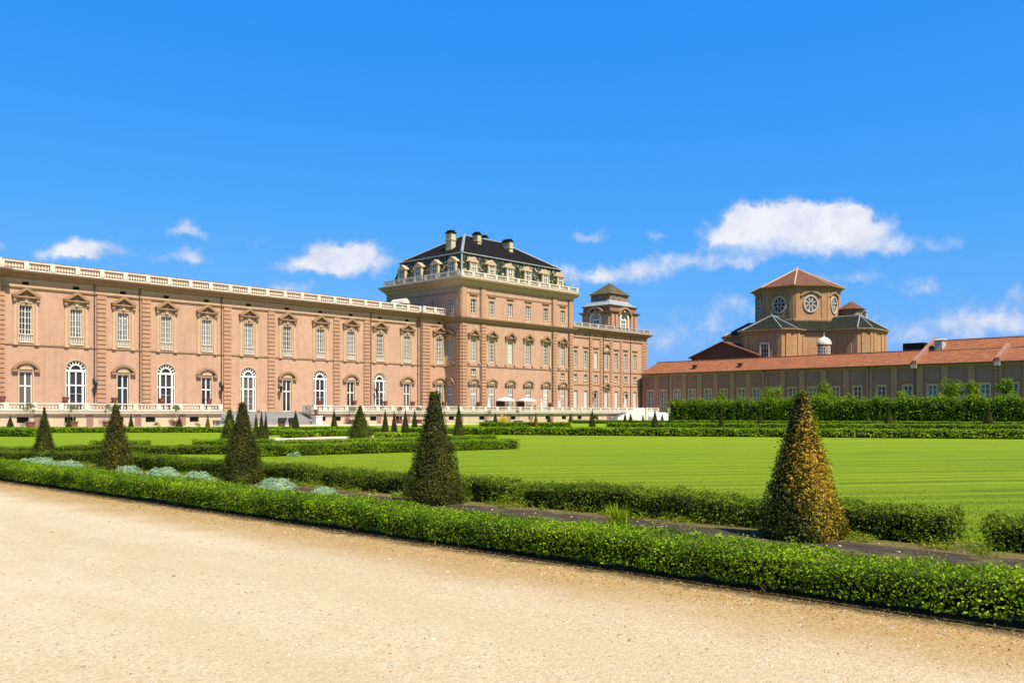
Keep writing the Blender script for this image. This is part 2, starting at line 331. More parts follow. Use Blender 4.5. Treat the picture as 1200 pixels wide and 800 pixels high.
# ------------------------------------------------------------------ mesh helpers
class MB:
    def __init__(s): s.v = []; s.f = []; s.mi = []
    def face(s, pts, m=0):
        k = len(s.v); s.v += [tuple(p) for p in pts]; s.f.append(tuple(range(k, k + len(pts)))); s.mi.append(m)
    def box(s, x0, x1, y0, y1, z0, z1, m=0, skip=''):
        k = len(s.v); s.v += [(x0,y0,z0),(x1,y0,z0),(x1,y1,z0),(x0,y1,z0),(x0,y0,z1),(x1,y0,z1),(x1,y1,z1),(x0,y1,z1)]
        for key, f in (('b',(0,3,2,1)),('t',(4,5,6,7)),('f',(0,1,5,4)),('r',(1,2,6,5)),('k',(2,3,7,6)),('l',(3,0,4,7))):
            if key not in skip: s.f.append(tuple(k + i for i in f)); s.mi.append(m)
    def prism(s, poly, z0, z1, m=0, cap=True):
        """poly: ccw list of (x,y)"""
        n = len(poly); k = len(s.v); s.v += [(x, y, z0) for x, y in poly] + [(x, y, z1) for x, y in poly]
        for i in range(n):
            j = (i + 1) % n; s.f.append((k+i, k+j, k+n+j, k+n+i)); s.mi.append(m)
        if cap:
            s.f.append(tuple(k+n+i for i in range(n))); s.mi.append(m); s.f.append(tuple(k+i for i in reversed(range(n)))); s.mi.append(m)
    def extrude_xz(s, poly, y0, y1, m=0):
        """outline in x,z (ccw seen from the front, -y); front at y0, back at y1"""
        n = len(poly); k = len(s.v); s.v += [(x, y0, z) for x, z in poly] + [(x, y1, z) for x, z in poly]
        s.f.append(tuple(k+i for i in range(n))); s.mi.append(m); s.f.append(tuple(k+n+i for i in reversed(range(n)))); s.mi.append(m)
        for i in range(n):
            j = (i+1) % n; s.f.append((k+j, k+i, k+n+i, k+n+j)); s.mi.append(m)
    def band_xz(s, outer, inner, y0, y1, m=0):
        """strip between two matching open polylines in x,z, with depth"""
        n = len(outer); k = len(s.v)
        for y in (y0, y1):
            s.v += [(x, y, z) for x, z in outer]; s.v += [(x, y, z) for x, z in inner]
        o0, i0, o1, i1 = k, k+n, k+2*n, k+3*n
        for a in range(n-1):
            for f in ((o0+a, i0+a, i0+a+1, o0+a+1), (o1+a, o1+a+1, i1+a+1, i1+a), (o0+a, o0+a+1, o1+a+1, o1+a), (i0+a, i1+a, i1+a+1, i0+a+1)):
                s.f.append(f); s.mi.append(m)
        for a in (0, n-1):
            s.f.append((o0+a, o1+a, i1+a, i0+a)); s.mi.append(m)
    def lathe(s, prof, seg=8, cx=0, cy=0, m=0, rot=0.0):
        k = len(s.v); n = len(prof)
        for (r, z) in prof:
            for i in range(seg):
                a = rot + 2*math.pi*i/seg; s.v.append((cx + r*math.cos(a), cy + r*math.sin(a), z))
        for j in range(n-1):
            for i in range(seg):
                i2 = (i+1) % seg; s.f.append((k+j*seg+i, k+j*seg+i2, k+(j+1)*seg+i2, k+(j+1)*seg+i)); s.mi.append(m)
        s.f.append(tuple(k+i for i in reversed(range(seg)))); s.mi.append(m)
        s.f.append(tuple(k+(n-1)*seg+i for i in range(seg))); s.mi.append(m)
    def tube(s, p, q, r0, r1=None, seg=6, m=0):
        p, q = Vector(p), Vector(q); r1 = r0 if r1 is None else r1
        d = (q-p).normalized(); a = d.orthogonal().normalized(); b = d.cross(a); k = len(s.v)
        for c, r in ((p, r0), (q, r1)):
            for i in range(seg):
                t = 2*math.pi*i/seg; s.v.append(tuple(c + a*math.cos(t)*r + b*math.sin(t)*r))
        for i in range(seg):
            j = (i+1) % seg; s.f.append((k+i, k+j, k+seg+j, k+seg+i)); s.mi.append(m)
        s.f.append(tuple(k+i for i in reversed(range(seg)))); s.mi.append(m); s.f.append(tuple(k+seg+i for i in range(seg))); s.mi.append(m)
    def sweep(s, prof, path, closed=False, m=0):
        """prof: (out, z) from bottom to top; path: xy points walked so that 'out' lies to the right"""
        n = len(path); pts = [Vector(p) for p in path]; cols = []
        for i in range(n):
            dirs = []
            if closed or i > 0: dirs.append((pts[i] - pts[(i-1) % n]).normalized())
            if closed or i < n-1: dirs.append((pts[(i+1) % n] - pts[i]).normalized())
            nr = [Vector((d.y, -d.x)) for d in dirs]
            if len(nr) == 2:
                b = (nr[0] + nr[1]); b = b / max(1e-6, b.dot(nr[0]))
            else: b = nr[0]
            cols.append(b)
        k = len(s.v); h = len(prof)
        for i in range(n):
            for (o, z) in prof: s.v.append((pts[i].x + cols[i].x*o, pts[i].y + cols[i].y*o, z))
        for i in range(n if closed else n-1):
            j = (i+1) % n
            for a in range(h-1): s.f.append((k+i*h+a, k+j*h+a, k+j*h+a+1, k+i*h+a+1)); s.mi.append(m)
        if not closed:
            s.f.append(tuple(k+a for a in range(h))); s.mi.append(m); s.f.append(tuple(k+(n-1)*h+a for a in reversed(range(h)))); s.mi.append(m)
    def mesh(s, name, mats):
        me = bpy.data.meshes.new(name); me.from_pydata(s.v, [], s.f)
        for q in mats: me.materials.append(M[q] if isinstance(q, str) else q)
        me.polygons.foreach_set('material_index', s.mi); me.update(); return me
    def build(s, name, mats, parent=None, loc=(0,0,0), rot=0.0):
        return link(name, s.mesh(name, mats if isinstance(mats, (list, tuple)) else [mats]), parent, loc, rot)

def link(name, me, parent=None, loc=(0,0,0), rot=0.0):
    o = bpy.data.objects.new(name, me); COL.objects.link(o)
    if parent: o.parent = parent
    o.location = loc; o.rotation_euler = (0, 0, rot); return o
def tag(o, label=None, cat=None, group=None, kind=None):
    if label: o['label'] = label
    if cat: o['category'] = cat
    if group: o['group'] = group
    if kind: o['kind'] = kind
    return o
def empty(name, loc=(0,0,0), rot=0.0, label=None, cat=None, group=None):
    o = link(name, None, None, loc, rot); o.empty_display_size = .3; return tag(o, label, cat, group)
def copy_tree(o, parent=None):
    c = o.copy(); COL.objects.link(c); c.parent = parent
    for ch in list(o.children): copy_tree(ch, c)
    return c

def np_mesh(name, V, F, mi, mats):
    me = bpy.data.meshes.new(name); nv, nf = len(V), len(F)
    me.vertices.add(nv); me.vertices.foreach_set('co', np.asarray(V, np.float32).ravel())
    me.loops.add(nf*4); me.loops.foreach_set('vertex_index', np.asarray(F, np.int32).ravel())
    me.polygons.add(nf); me.polygons.foreach_set('loop_start', np.arange(0, nf*4, 4, dtype=np.int32)); me.polygons.foreach_set('loop_total', np.full(nf, 4, np.int32))
    for q in mats: me.materials.append(M[q])
    me.polygons.foreach_set('material_index', np.asarray(mi, np.int32)); me.update(calc_edges=True); me.validate(); return me

def leaf_quads(P, Nrm, size, aspect=.55, jit=.8, flat=0.0, rng=RNG):
    """one rhombus per point, facing roughly along Nrm; returns V (4n,3), F (n,4)"""
    n = len(P); nr = Nrm + rng.normal(0, jit, (n, 3)); nr /= np.linalg.norm(nr, axis=1, keepdims=True) + 1e-9
    t = rng.normal(0, 1, (n, 3)); t[:, 2] *= (1 - flat)
    t -= nr * np.sum(t*nr, axis=1, keepdims=True); t /= np.linalg.norm(t, axis=1, keepdims=True) + 1e-9
    b = np.cross(nr, t); s = size * rng.uniform(.6, 1.25, (n, 1))
    V = np.stack([P - t*s*.5, P + b*s*.5*aspect, P + t*s*.5, P - b*s*.5*aspect], axis=1).reshape(-1, 3)
    return V, np.arange(n*4).reshape(-1, 4)
# ================================================================== PALACE
def arc(cx, cz, r, a0, a1, n):
    return [(cx + r*math.cos(R(a0 + (a1-a0)*i/n)), cz + r*math.sin(R(a0 + (a1-a0)*i/n))) for i in range(n+1)]

def wall_mesh(x0, x1, z0, z1, holes, depth=.4, m=0):
    """front of a wall in the local xz plane with real openings: hole = (cx, w, zb, zt, arched)"""
    mb = MB()
    xs = sorted({x0, x1, *[h[0]-h[1]/2 for h in holes], *[h[0]+h[1]/2 for h in holes]})
    zs = sorted({z0, z1, *[h[2] for h in holes], *[h[3] for h in holes]})
    for i in range(len(xs)-1):
        for j in range(len(zs)-1):
            xm, zm = (xs[i]+xs[i+1])/2, (zs[j]+zs[j+1])/2
            if any(abs(xm-h[0]) < h[1]/2 and h[2] < zm < h[3] for h in holes): continue
            mb.face([(xs[i],0,zs[j]),(xs[i+1],0,zs[j]),(xs[i+1],0,zs[j+1]),(xs[i],0,zs[j+1])], m)
    for (cx, w, zb, zt, arched) in holes:
        l, r = cx-w/2, cx+w/2; zs_ = zt - w/2 if arched else zt
        mb.face([(l,0,zb),(l,0,zs_),(l,depth,zs_),(l,depth,zb)], m); mb.face([(r,0,zb),(r,depth,zb),(r,depth,zs_),(r,0,zs_)], m)
        mb.face([(l,0,zb),(l,depth,zb),(r,depth,zb),(r,0,zb)], m)
        if not arched: mb.face([(l,0,zt),(r,0,zt),(r,depth,zt),(l,depth,zt)], m)
        else:
            A = arc(cx, zs_, w/2, 180, 0, 12)
            for a in range(12):
                (xa, za), (xb, zb2) = A[a], A[a+1]
                mb.face([(xa,0,za),(xb,0,zb2),(xb,0,zt),(xa,0,zt)], m); mb.face([(xa,0,za),(xa,depth,za),(xb,depth,zb2),(xb,0,zb2)], m)
    return mb

_wc = {}
def cached(key, fn):
    if key not in _wc: _wc[key] = fn()
    return _wc[key]

def frame_mb(w, zb, zt, cols, rows, y=.22, bar=.05, edge=.1, transom=None):
    mb = MB(); l, r = -w/2, w/2
    mb.box(l, l+edge, y, y+.08, zb, zt); mb.box(r-edge, r, y, y+.08, zb, zt)
    mb.box(l+edge, r-edge, y, y+.08, zt-edge, zt); mb.box(l+edge, r-edge, y, y+.08, zb, zb+edge)
    for c in range(1, cols):
        x = l + w*c/cols; k = bar*1.9 if c*2 == cols else bar; mb.box(x-k/2, x+k/2, y+.004, y+.066, zb+edge, zt-edge)
    for q in range(1, rows):
        z = zb + (zt-zb)*q/rows; mb.box(l+edge, r-edge, y+.012, y+.054, z-bar/2, z+bar/2)
    if transom: mb.box(l+edge, r-edge, y-.02, y+.058, transom-.09, transom+.09)
    return mb
def pane_mb(w, zb, zt, y=.3):
    mb = MB(); mb.box(-w/2, w/2, y, y+.03, zb, zt); return mb

def pediment_tri(hw, zb, zt, proj=.5):
    """open triangular pediment: raking cornices on a horizontal one, over a shell panel"""
    mb = MB(); t = .26
    mb.box(-hw, hw, -proj, .02, zb, zb+t*.75)
    a = math.atan2(zt-zb-t, hw)
    for sgn in (-1, 1):
        pts = [(sgn*(hw+.08), zb+t*.75+.003), (sgn*(hw+.08), zb+t*1.45), (0, zt), (0, zt-t*1.25), (sgn*(hw-.45), zb+t*.75+.003)]
        if sgn > 0: pts = pts[::-1]
        mb.extrude_xz(pts[::-1], -proj-.06, .02)
    mb.extrude_xz([(-hw+.5, zb+t*.75), (hw-.5, zb+t*.75), (0, zt-t*1.2)], -.12, .02)
    for sgn in (-1, 1): mb.box(sgn*(hw-.22)-.2, sgn*(hw-.22)+.2, -proj*.75, .02, zb-.5, zb-.003)
    return mb
def pediment_seg(hw, zb, zt, proj=.45):
    mb = MB(); h = zt-zb; r = (hw*hw + h*h)/(2*h); cz = zt-r
    a = math.degrees(math.asin(hw/r)); n = 10
    A = arc(0, cz, r, 90+a, 90-a, n); B = arc(0, cz, r-.32, 90+a*.97, 90-a*.97, n)
    mb.band_xz(A, B, -proj, .02)
    for sgn in (-1, 1): mb.box(sgn*(hw-.3)-.38, sgn*(hw-.3)+.38, -proj*.9, .02, zb-.42, zb-.1)
    return mb

def window_pediment(parent, loc, rot, w, zb, zt, kind='tri', sill=True, pane='pane_grey', rows=6, frame='white', surround='cream', ph=2.3, phw=1.66, transom=None, curtain=False):
    key = ('wp', round(w,2), round(zb,2), round(zt,2), kind, sill, rows, ph, phw, transom)
    def mk():
        s = MB()
        e = .2
        s.box(-w/2-e, -w/2, -.07, .02, zb, zt+.02); s.box(w/2, w/2+e, -.07, .02, zb, zt+.02)
        s.box(-w/2-e, w/2+e, -.07, .02, zt+.023, zt+.3)
        if kind == 'tri':
            for sg in (-1, 1): s.box(sg*(w/2+.55)-.17, sg*(w/2+.55)+.17, -.1, .02, zb-.2, zt+.75)
            s.extrude_xz([(-.85, zt+.303), (.85, zt+.303), (.6, zt+.7), (.22, zt+1.02), (-.22, zt+1.02), (-.6, zt+.7)], -.16, .02)
            s.extrude_xz([(-.16, zt+.38), (.16, zt+.38), (.26, zt+.95), (-.26, zt+.95)], -.3, -.163)
            for sg in (-1, 1): s.box(sg*(w/2+.55)-.3, sg*(w/2+.55)+.3, -.28, .02, zb-.5, zb-.203)
        else:
            s.extrude_xz([(-.85, zt+.303), (.85, zt+.303), (.75, zt+.75), (.4, zt+1.05), (-.4, zt+1.05), (-.75, zt+.75)], -.2, .02)
        f = frame_mb(w, zb, zt, 4 if rows > 3 else 2, rows, transom=transom, bar=.055 if rows > 3 else .1)
        p = pediment_tri(phw, zt+ph-1.35, zt+ph) if kind == 'tri' else pediment_seg(phw, zt+.42, zt+ph)
        d = {'s': s.mesh('window_surround', [surround]), 'f': f.mesh('frame', [frame]), 'p': p.mesh('pediment', ['tan']), 'g': pane_mb(w, zb, zt).mesh('pane', [pane])}
        if sill:
            b = MB(); b.box(-w/2-.12, w/2+.12, -.2, .1, zb+.86, zb+.98); b.box(-w/2-.12, w/2+.12, -.2, .1, zb-.16, zb-.02)
            for i in range(7): x = -w/2+.12 + (w-.24)*i/6; b.lathe([(.05,zb-.02),(.085,zb+.25),(.05,zb+.6),(.06,zb+.86)], 6, x, -.06)
            d['b'] = b.mesh('sill_balustrade', ['stone'])
        return d
    d = cached(key, mk)
    o = link('window', d['s'], parent, loc, rot)
    link('frame', d['f'], o); link('pediment', d['p'], o)
    g = link('pane', d['g'], o)
    if M[pane] != d['g'].materials[0]:
        g.data = cached(key + (pane,), lambda: pane_mb(w, zb, zt).mesh('pane', [pane]))
    if 'b' in d: link('sill_balustrade', d['b'], o)
    return o

def window_arched(parent, loc, rot, w, zb, zt, pane='pane'):
    def mk():
        zs = zt-w/2; r = w/2
        s = MB(); A = arc(0, zs, r+.16, 180, 0, 14); B = arc(0, zs, r, 180, 0, 14)
        s.band_xz(A, B, -.06, .02); s.box(-r-.16, -r, -.06, .02, zb, zs); s.box(r, r+.16, -.06, .02, zb, zs)
        f = MB(); y = .12
        A = arc(0, zs, r, 180, 0, 16); B = arc(0, zs, r-.13, 180, 0, 16); f.band_xz(A, B, y, y+.1)
        A = arc(0, zs, r*.62, 180, 0, 14); B = arc(0, zs, r*.62-.17, 180, 0, 14); f.band_xz(A, B, y-.03, y+.1)
        for a in (22, 45, 67.5, 90, 112.5, 135, 158):
            p = Vector((math.cos(R(a)), math.sin(R(a)))); q = Vector((-p.y, p.x))*.055
            c = [p*(r*.61)+q, p*(r*.61)-q, p*(r-.1)-q, p*(r-.1)+q]; f.extrude_xz([(v.x, zs+v.y) for v in c][::-1], y+.003, y+.09)
        f.box(-r, r, y-.05, y+.1, zs-.22, zs+.08)                              # entablature
        for x in (-r+.07, r-.07): f.box(x-.07, x+.07, y, y+.1, zb, zs-.223)
        for x in (-r*.66, r*.66): f.box(x-.13, x+.13, y-.04, y+.1, zb, zs-.223)
        f.box(-.075, .075, y, y+.09, zb+.003, zs-.225)
        tz = zb+(zs-zb)*.63; f.box(-r*.66+.13, -.075, y+.004, y+.09, tz-.1, tz+.1); f.box(.075, r*.66-.13, y+.004, y+.09, tz-.1, tz+.1)
        for sg in (-1, 1):
            f.box(min(sg*(r-.14), sg*(r*.66+.13)), max(sg*(r-.14), sg*(r*.66+.13)), y+.004, y+.09, tz-.08, tz+.08)
            for q in (.2, .42): f.box(min(sg*.075, sg*(r*.66-.13)), max(sg*.075, sg*(r*.66-.13)), y+.02, y+.07, zb+(zs-zb)*q-.02, zb+(zs-zb)*q+.02)
        f.box(-r, r, y, y+.08, zb-.02, zb+.18)
        g = MB(); g.extrude_xz([(-r, zb), (r, zb)] + arc(0, zs, r, 0, 180, 16), .27, .3)
        return s.mesh('arched_window_surround', ['cream']), f.mesh('frame', ['white']), g.mesh('pane', [pane])
    s, f, g = cached(('wa', w, zb, zt, pane), mk)
    o = link('arched_window', s, parent, loc, rot); link('frame', f, o); link('pane', g, o); return o

def window_plain(parent, loc, rot, w, zb, zt, rows=4, cols=2, pane='pane_grey', sill=0.0, lintel=True, surround='cream', name='window', edge=.14, transom=None):
    key = ('wl', round(w,2), round(zb,2), round(zt,2), rows, cols, sill, lintel, surround, edge, transom)
    def mk():
        s = MB(); s.box(-w/2-edge, -w/2, -.05, .02, zb, zt); s.box(w/2, w/2+edge, -.05, .02, zb, zt); s.box(-w/2-edge, w/2+edge, -.05, .02, zt+.003, zt+edge)
        s.box(-w/2-edge-.06, w/2+edge+.06, -.12, .02, zb-.16, zb-.003)
        if sill: s.box(-w/2-edge, w/2+edge, -.06, .02, zb-.163-sill, zb-.163)
        if lintel: s.box(-w/2-edge-.2, w/2+edge+.2, -.24, .02, zt+.75, zt+.93, 1); s.box(-w/2-edge-.1, w/2+edge+.1, -.12, .02, zt+.55, zt+.747, 1)
        return s.mesh('window_surround', [surround, 'tan']), frame_mb(w, zb, zt, cols, rows, transom=transom, bar=.055).mesh('frame', ['white']), pane_mb(w, zb, zt).mesh('pane', ['pane_grey'])
    s, f, g = cached(key, mk)
    g = cached(key + (pane,), lambda: pane_mb(w, zb, zt, .212 if pane == 'blind' else .3).mesh('pane', [pane]))
    o = link(name, s, parent, loc, rot); link('frame', f, o); link('pane', g, o); return o

def pilaster_mesh(w, z0, z1, proj=.24, course=.62, gap=.13, flank=True):
    mb = MB(); z = z0; i = 0
    mb.box(-w/2+.07, w/2-.07, -proj+.14, .02, z0, z1)
    while z < z1-.05:
        zt = min(z+course-gap, z1); mb.box(-w/2, w/2, -proj, .02, z, zt); z += course
    return mb.mesh('pilaster', ['brick_pil'])

def balustrade_mb(L, z0, h, bay=3.2, seg=6, w=.34, mono=True):
    """along local +x from 0 to L, centred on y=0"""
    mb = MB(); n = max(1, round(L/bay)); b = L/n
    mb.box(0, L, -w/2, w/2, z0, z0+.2*h); mb.box(0, L, -w/2-.03, w/2+.03, z0+.86*h, z0+h)
    for i in range(n+1):
        x = min(max(i*b, .3), L-.3); mb.box(x-.3, x+.3, -w/2-.05, w/2+.05, z0+.2*h-.01, z0+h+.03)
        if i < n:
            k = max(2, int((b-.6)/.36))
            for q in range(k):
                xx = i*b + .3 + (b-.6)*(q+.5)/k
                mb.lathe([(.075, z0+.2*h), (.06, z0+.27*h), (.115, z0+.4*h), (.055, z0+.66*h), (.085, z0+.86*h)], seg, xx, 0)
    return mb

def pipe(parent, loc, rot, z0, z1, name='drainpipe'):
    def mk():
        mb = MB(); mb.tube((0, -.12, z0), (0, -.12, z1), .075); mb.box(-.14, .14, -.26, .02, z1-.02, z1+.3)
        z = z0+2
        while z < z1: mb.box(-.1, .1, -.2, .0, z, z+.05); z += 2.5
        return mb.mesh('drainpipe', ['pipe'])
    return link(name, cached(('pipe', z0, z1), mk), parent, loc, rot)

CORN = lambda z, o, h: [(0, z), (.12*o, z), (.16*o, z+.22*h), (.35*o, z+.34*h), (.62*o, z+.46*h), (.66*o, z+.66*h), (.92*o, z+.78*h), (o, z+h*.97), (o, z+h), (0, z+h)]

FZ = 2.0                         # terrace floor
TG, TB, TP, TW = 128.0, 127.4, 122.9, 123.4     # planes of gallery, its end bay, pavilion and end wing
SB, SP, SP2, SW2 = 111.24, 117.1, 149.8, 177.8

# ------------------------------------------------------------------ long gallery
def build_gallery():
    g = empty('gallery_wing', (76, TG, 0), 0, 'long two-storey pink brick gallery with roof balustrade and alternating arched windows', 'palace wing')
    def P(x, y=0.0): return (x-76, y, 0)
    s0 = 24.0; ups = [30.5, 36.9, 43.2, 49.6, 56.0, 62.35, 68.7, 75.8, 82.8, 89.25, 95.55, 101.9, 108.2]
    arched = [36.9, 49.6, 62.35, 75.8, 89.25, 101.9]
    gnd = [x for x in ups if x not in arched]
    holes = []
    for x in ups: holes.append((x-76, 1.55, 11.15, 15.85, False)); holes.append((x-76, .85, 18.5, 18.95, False))
    for x in arched: holes.append((x-76, 2.75, FZ+.05, 8.95, True))
    for x in gnd: holes.append((x-76, 1.6, FZ+.05, 7.15, False))
    w = wall_mesh(s0-76, SB-76, 0, 19.7, holes, .42); w.build('wall', 'brick', g)
    hb = [(115.6-SB, 1.55, 11.15, 15.85, False), (115.6-SB, 1.6, FZ+.05, 7.15, False), (115.6-SB, .85, 18.5, 18.95, False)]
    wb = wall_mesh(0, SP-SB, 0, 19.7, hb, .42); wb.face([(0,0,0),(0,0,19.7),(0,.62,19.7),(0,.62,0)]); wb.build('wall', 'brick', g, P(SB, TB-TG))
    end = MB(); end.box(s0-76, s0-75.6, .02, 12, 0, 19.7, 0); end.box(s0-76, SP-76, 11.6, 12, 0, 19.7, 0); end.build('back_wall', 'brick_old', g)
    pan = ['pane', 'pane_grey', 'pane_grey', 'pane', 'pane_grey']
    for i, x in enumerate(ups): window_pediment(g, P(x), 0, 1.55, 11.15, 15.85, 'tri', True, ['pane_grey', 'pane_grey', 'pane'][i % 3])
    window_pediment(g, P(115.6, TB-TG), 0, 1.55, 11.15, 15.85, 'tri', True, 'pane_grey')
    for x in arched: window_arched(g, P(x), 0, 2.75, FZ+.05, 8.95)
    for i, x in enumerate(gnd): window_pediment(g, P(x), 0, 1.6, FZ+.05, 7.15, 'seg', False, 'pane', 1, phw=1.66, ph=1.42, transom=5.3)
    window_pediment(g, P(115.6, TB-TG), 0, 1.6, FZ+.05, 7.15, 'seg', False, 'pane_grey', 1, phw=1.66, ph=1.42, transom=5.3)
    vm = MB(); vm.box(-.425, .425, .2, .24, 18.5, 18.95); vme = vm.mesh('frieze_vent', ['void'])
    for x in ups: link('frieze_vent', vme, g, P(x))
    link('frieze_vent', vme, g, P(115.6, TB-TG))
    pm = pilaster_mesh(1.28, FZ, 18.3); pc = [27.3, 40.0, 52.95, 59.3, 72.1, 79.85, 92.55, 98.95]
    for x in pc: link('pilaster', pm, g, P(x))
    link('pilaster', pilaster_mesh(2.0, FZ, 18.3), g, P(SB+1.05, TB-TG))
    for x in (52.0, 58.35, 71.1, 99.85, 110.75): pipe(g, P(x), 0, FZ, 19.4)
    # projecting block at the far left
    blk = MB(); blk.box(s0-76-2, 41.2-76-1.35, -.9, .0, 0, 19.7); blk.build('projecting_bay', 'brick', g)
    pmq = pilaster_mesh(1.7, FZ, 18.3); link('pilaster', pmq, g, P(38.9, -.9))
    sc = MB(); sc.sweep([(0,10.6),(.1,10.6),(.14,10.75),(.1,10.86),(0,10.86)], [(s0-76,0),(SB-76,0)]); sc.sweep([(0,18.0),(.12,18.0),(.2,18.2),(0,18.25)], [(s0-76,0),(SB-76,0)])
    sc.sweep([(0,10.6),(.1,10.6),(.14,10.75),(.1,10.86),(0,10.86)], [(SB-76,TB-TG),(SP-76,TB-TG)]); sc.sweep([(0,18.0),(.12,18.0),(.2,18.2),(0,18.25)], [(SB-76,TB-TG),(SP-76,TB-TG)])
    sc.build('string_course', 'tan', g)
    c = MB(); c.sweep(CORN(19.3, 1.2, .95), [(s0-78,-.9),(39.85-76,-.9),(39.85-76,0),(SB-76,0),(SB-76,TB-TG),(SP-76,TB-TG)]); c.build('cornice', 'tan', g)
    x = 39.85; L = SB-x
    balustrade_mb(L, 20.25, 1.28, 3.18).build('roof_balustrade', 'stone', g, P(x, -.45))
    balustrade_mb(SP-SB+.2, 20.25, 1.28, 2.9).build('roof_balustrade', 'stone', g, P(SB-.2, TB-TG-.45))
    balustrade_mb(x-s0+1.5, 20.25, 1.28, 3.0).build('roof_balustrade', 'stone', g, P(s0-1.5, -1.35))
    fz = MB(); fz.box(s0-76, SB-76-.01, -.03, .015, 18.25, 18.49); fz.box(s0-76, SB-76-.01, -.03, .015, 18.96, 19.3); fz.build('frieze', 'cream', g)
    rf = MB(); rf.face([(s0-78, 1.6, 20.3), (SP-76, 1.6, 20.3), (SP-76, 6.5, 22.75), (s0-78, 6.5, 22.75)]); rf.face([(s0-78, 6.5, 22.75), (SP-76, 6.5, 22.75), (SP-76, 12.4, 20.2), (s0-78, 12.4, 20.2)])
    rf.face([(s0-78,-.95,20.24),(SP-76,-.95,20.24),(SP-76,1.62,20.24),(s0-78,1.62,20.24)], 1)
    rf.build('roof', ['tile_dark', 'lead'], g)
    pr = MB(); pr.box(s0-78, SP-76, .25, .5, 20.2, 21.15); pr.build('parapet', 'cream', g)
    # small white dormer standing on the roof next to the pavilion
    d = MB(); d.box(-.75, .75, 0, 3.2, 20.6, 22.2); d.extrude_xz([(-1.05, 22.2), (1.05, 22.2)] + arc(0, 22.2, .9, 8, 172, 8), -.25, 3.2); dd = d.build('roof_dormer', 'stone', g, P(109.6, 2.2))
    q = MB(); q.box(-.4, .4, -.05, .0, 21.2, 22.05); q.build('pane', 'pane', dd)
    return g
build_gallery()

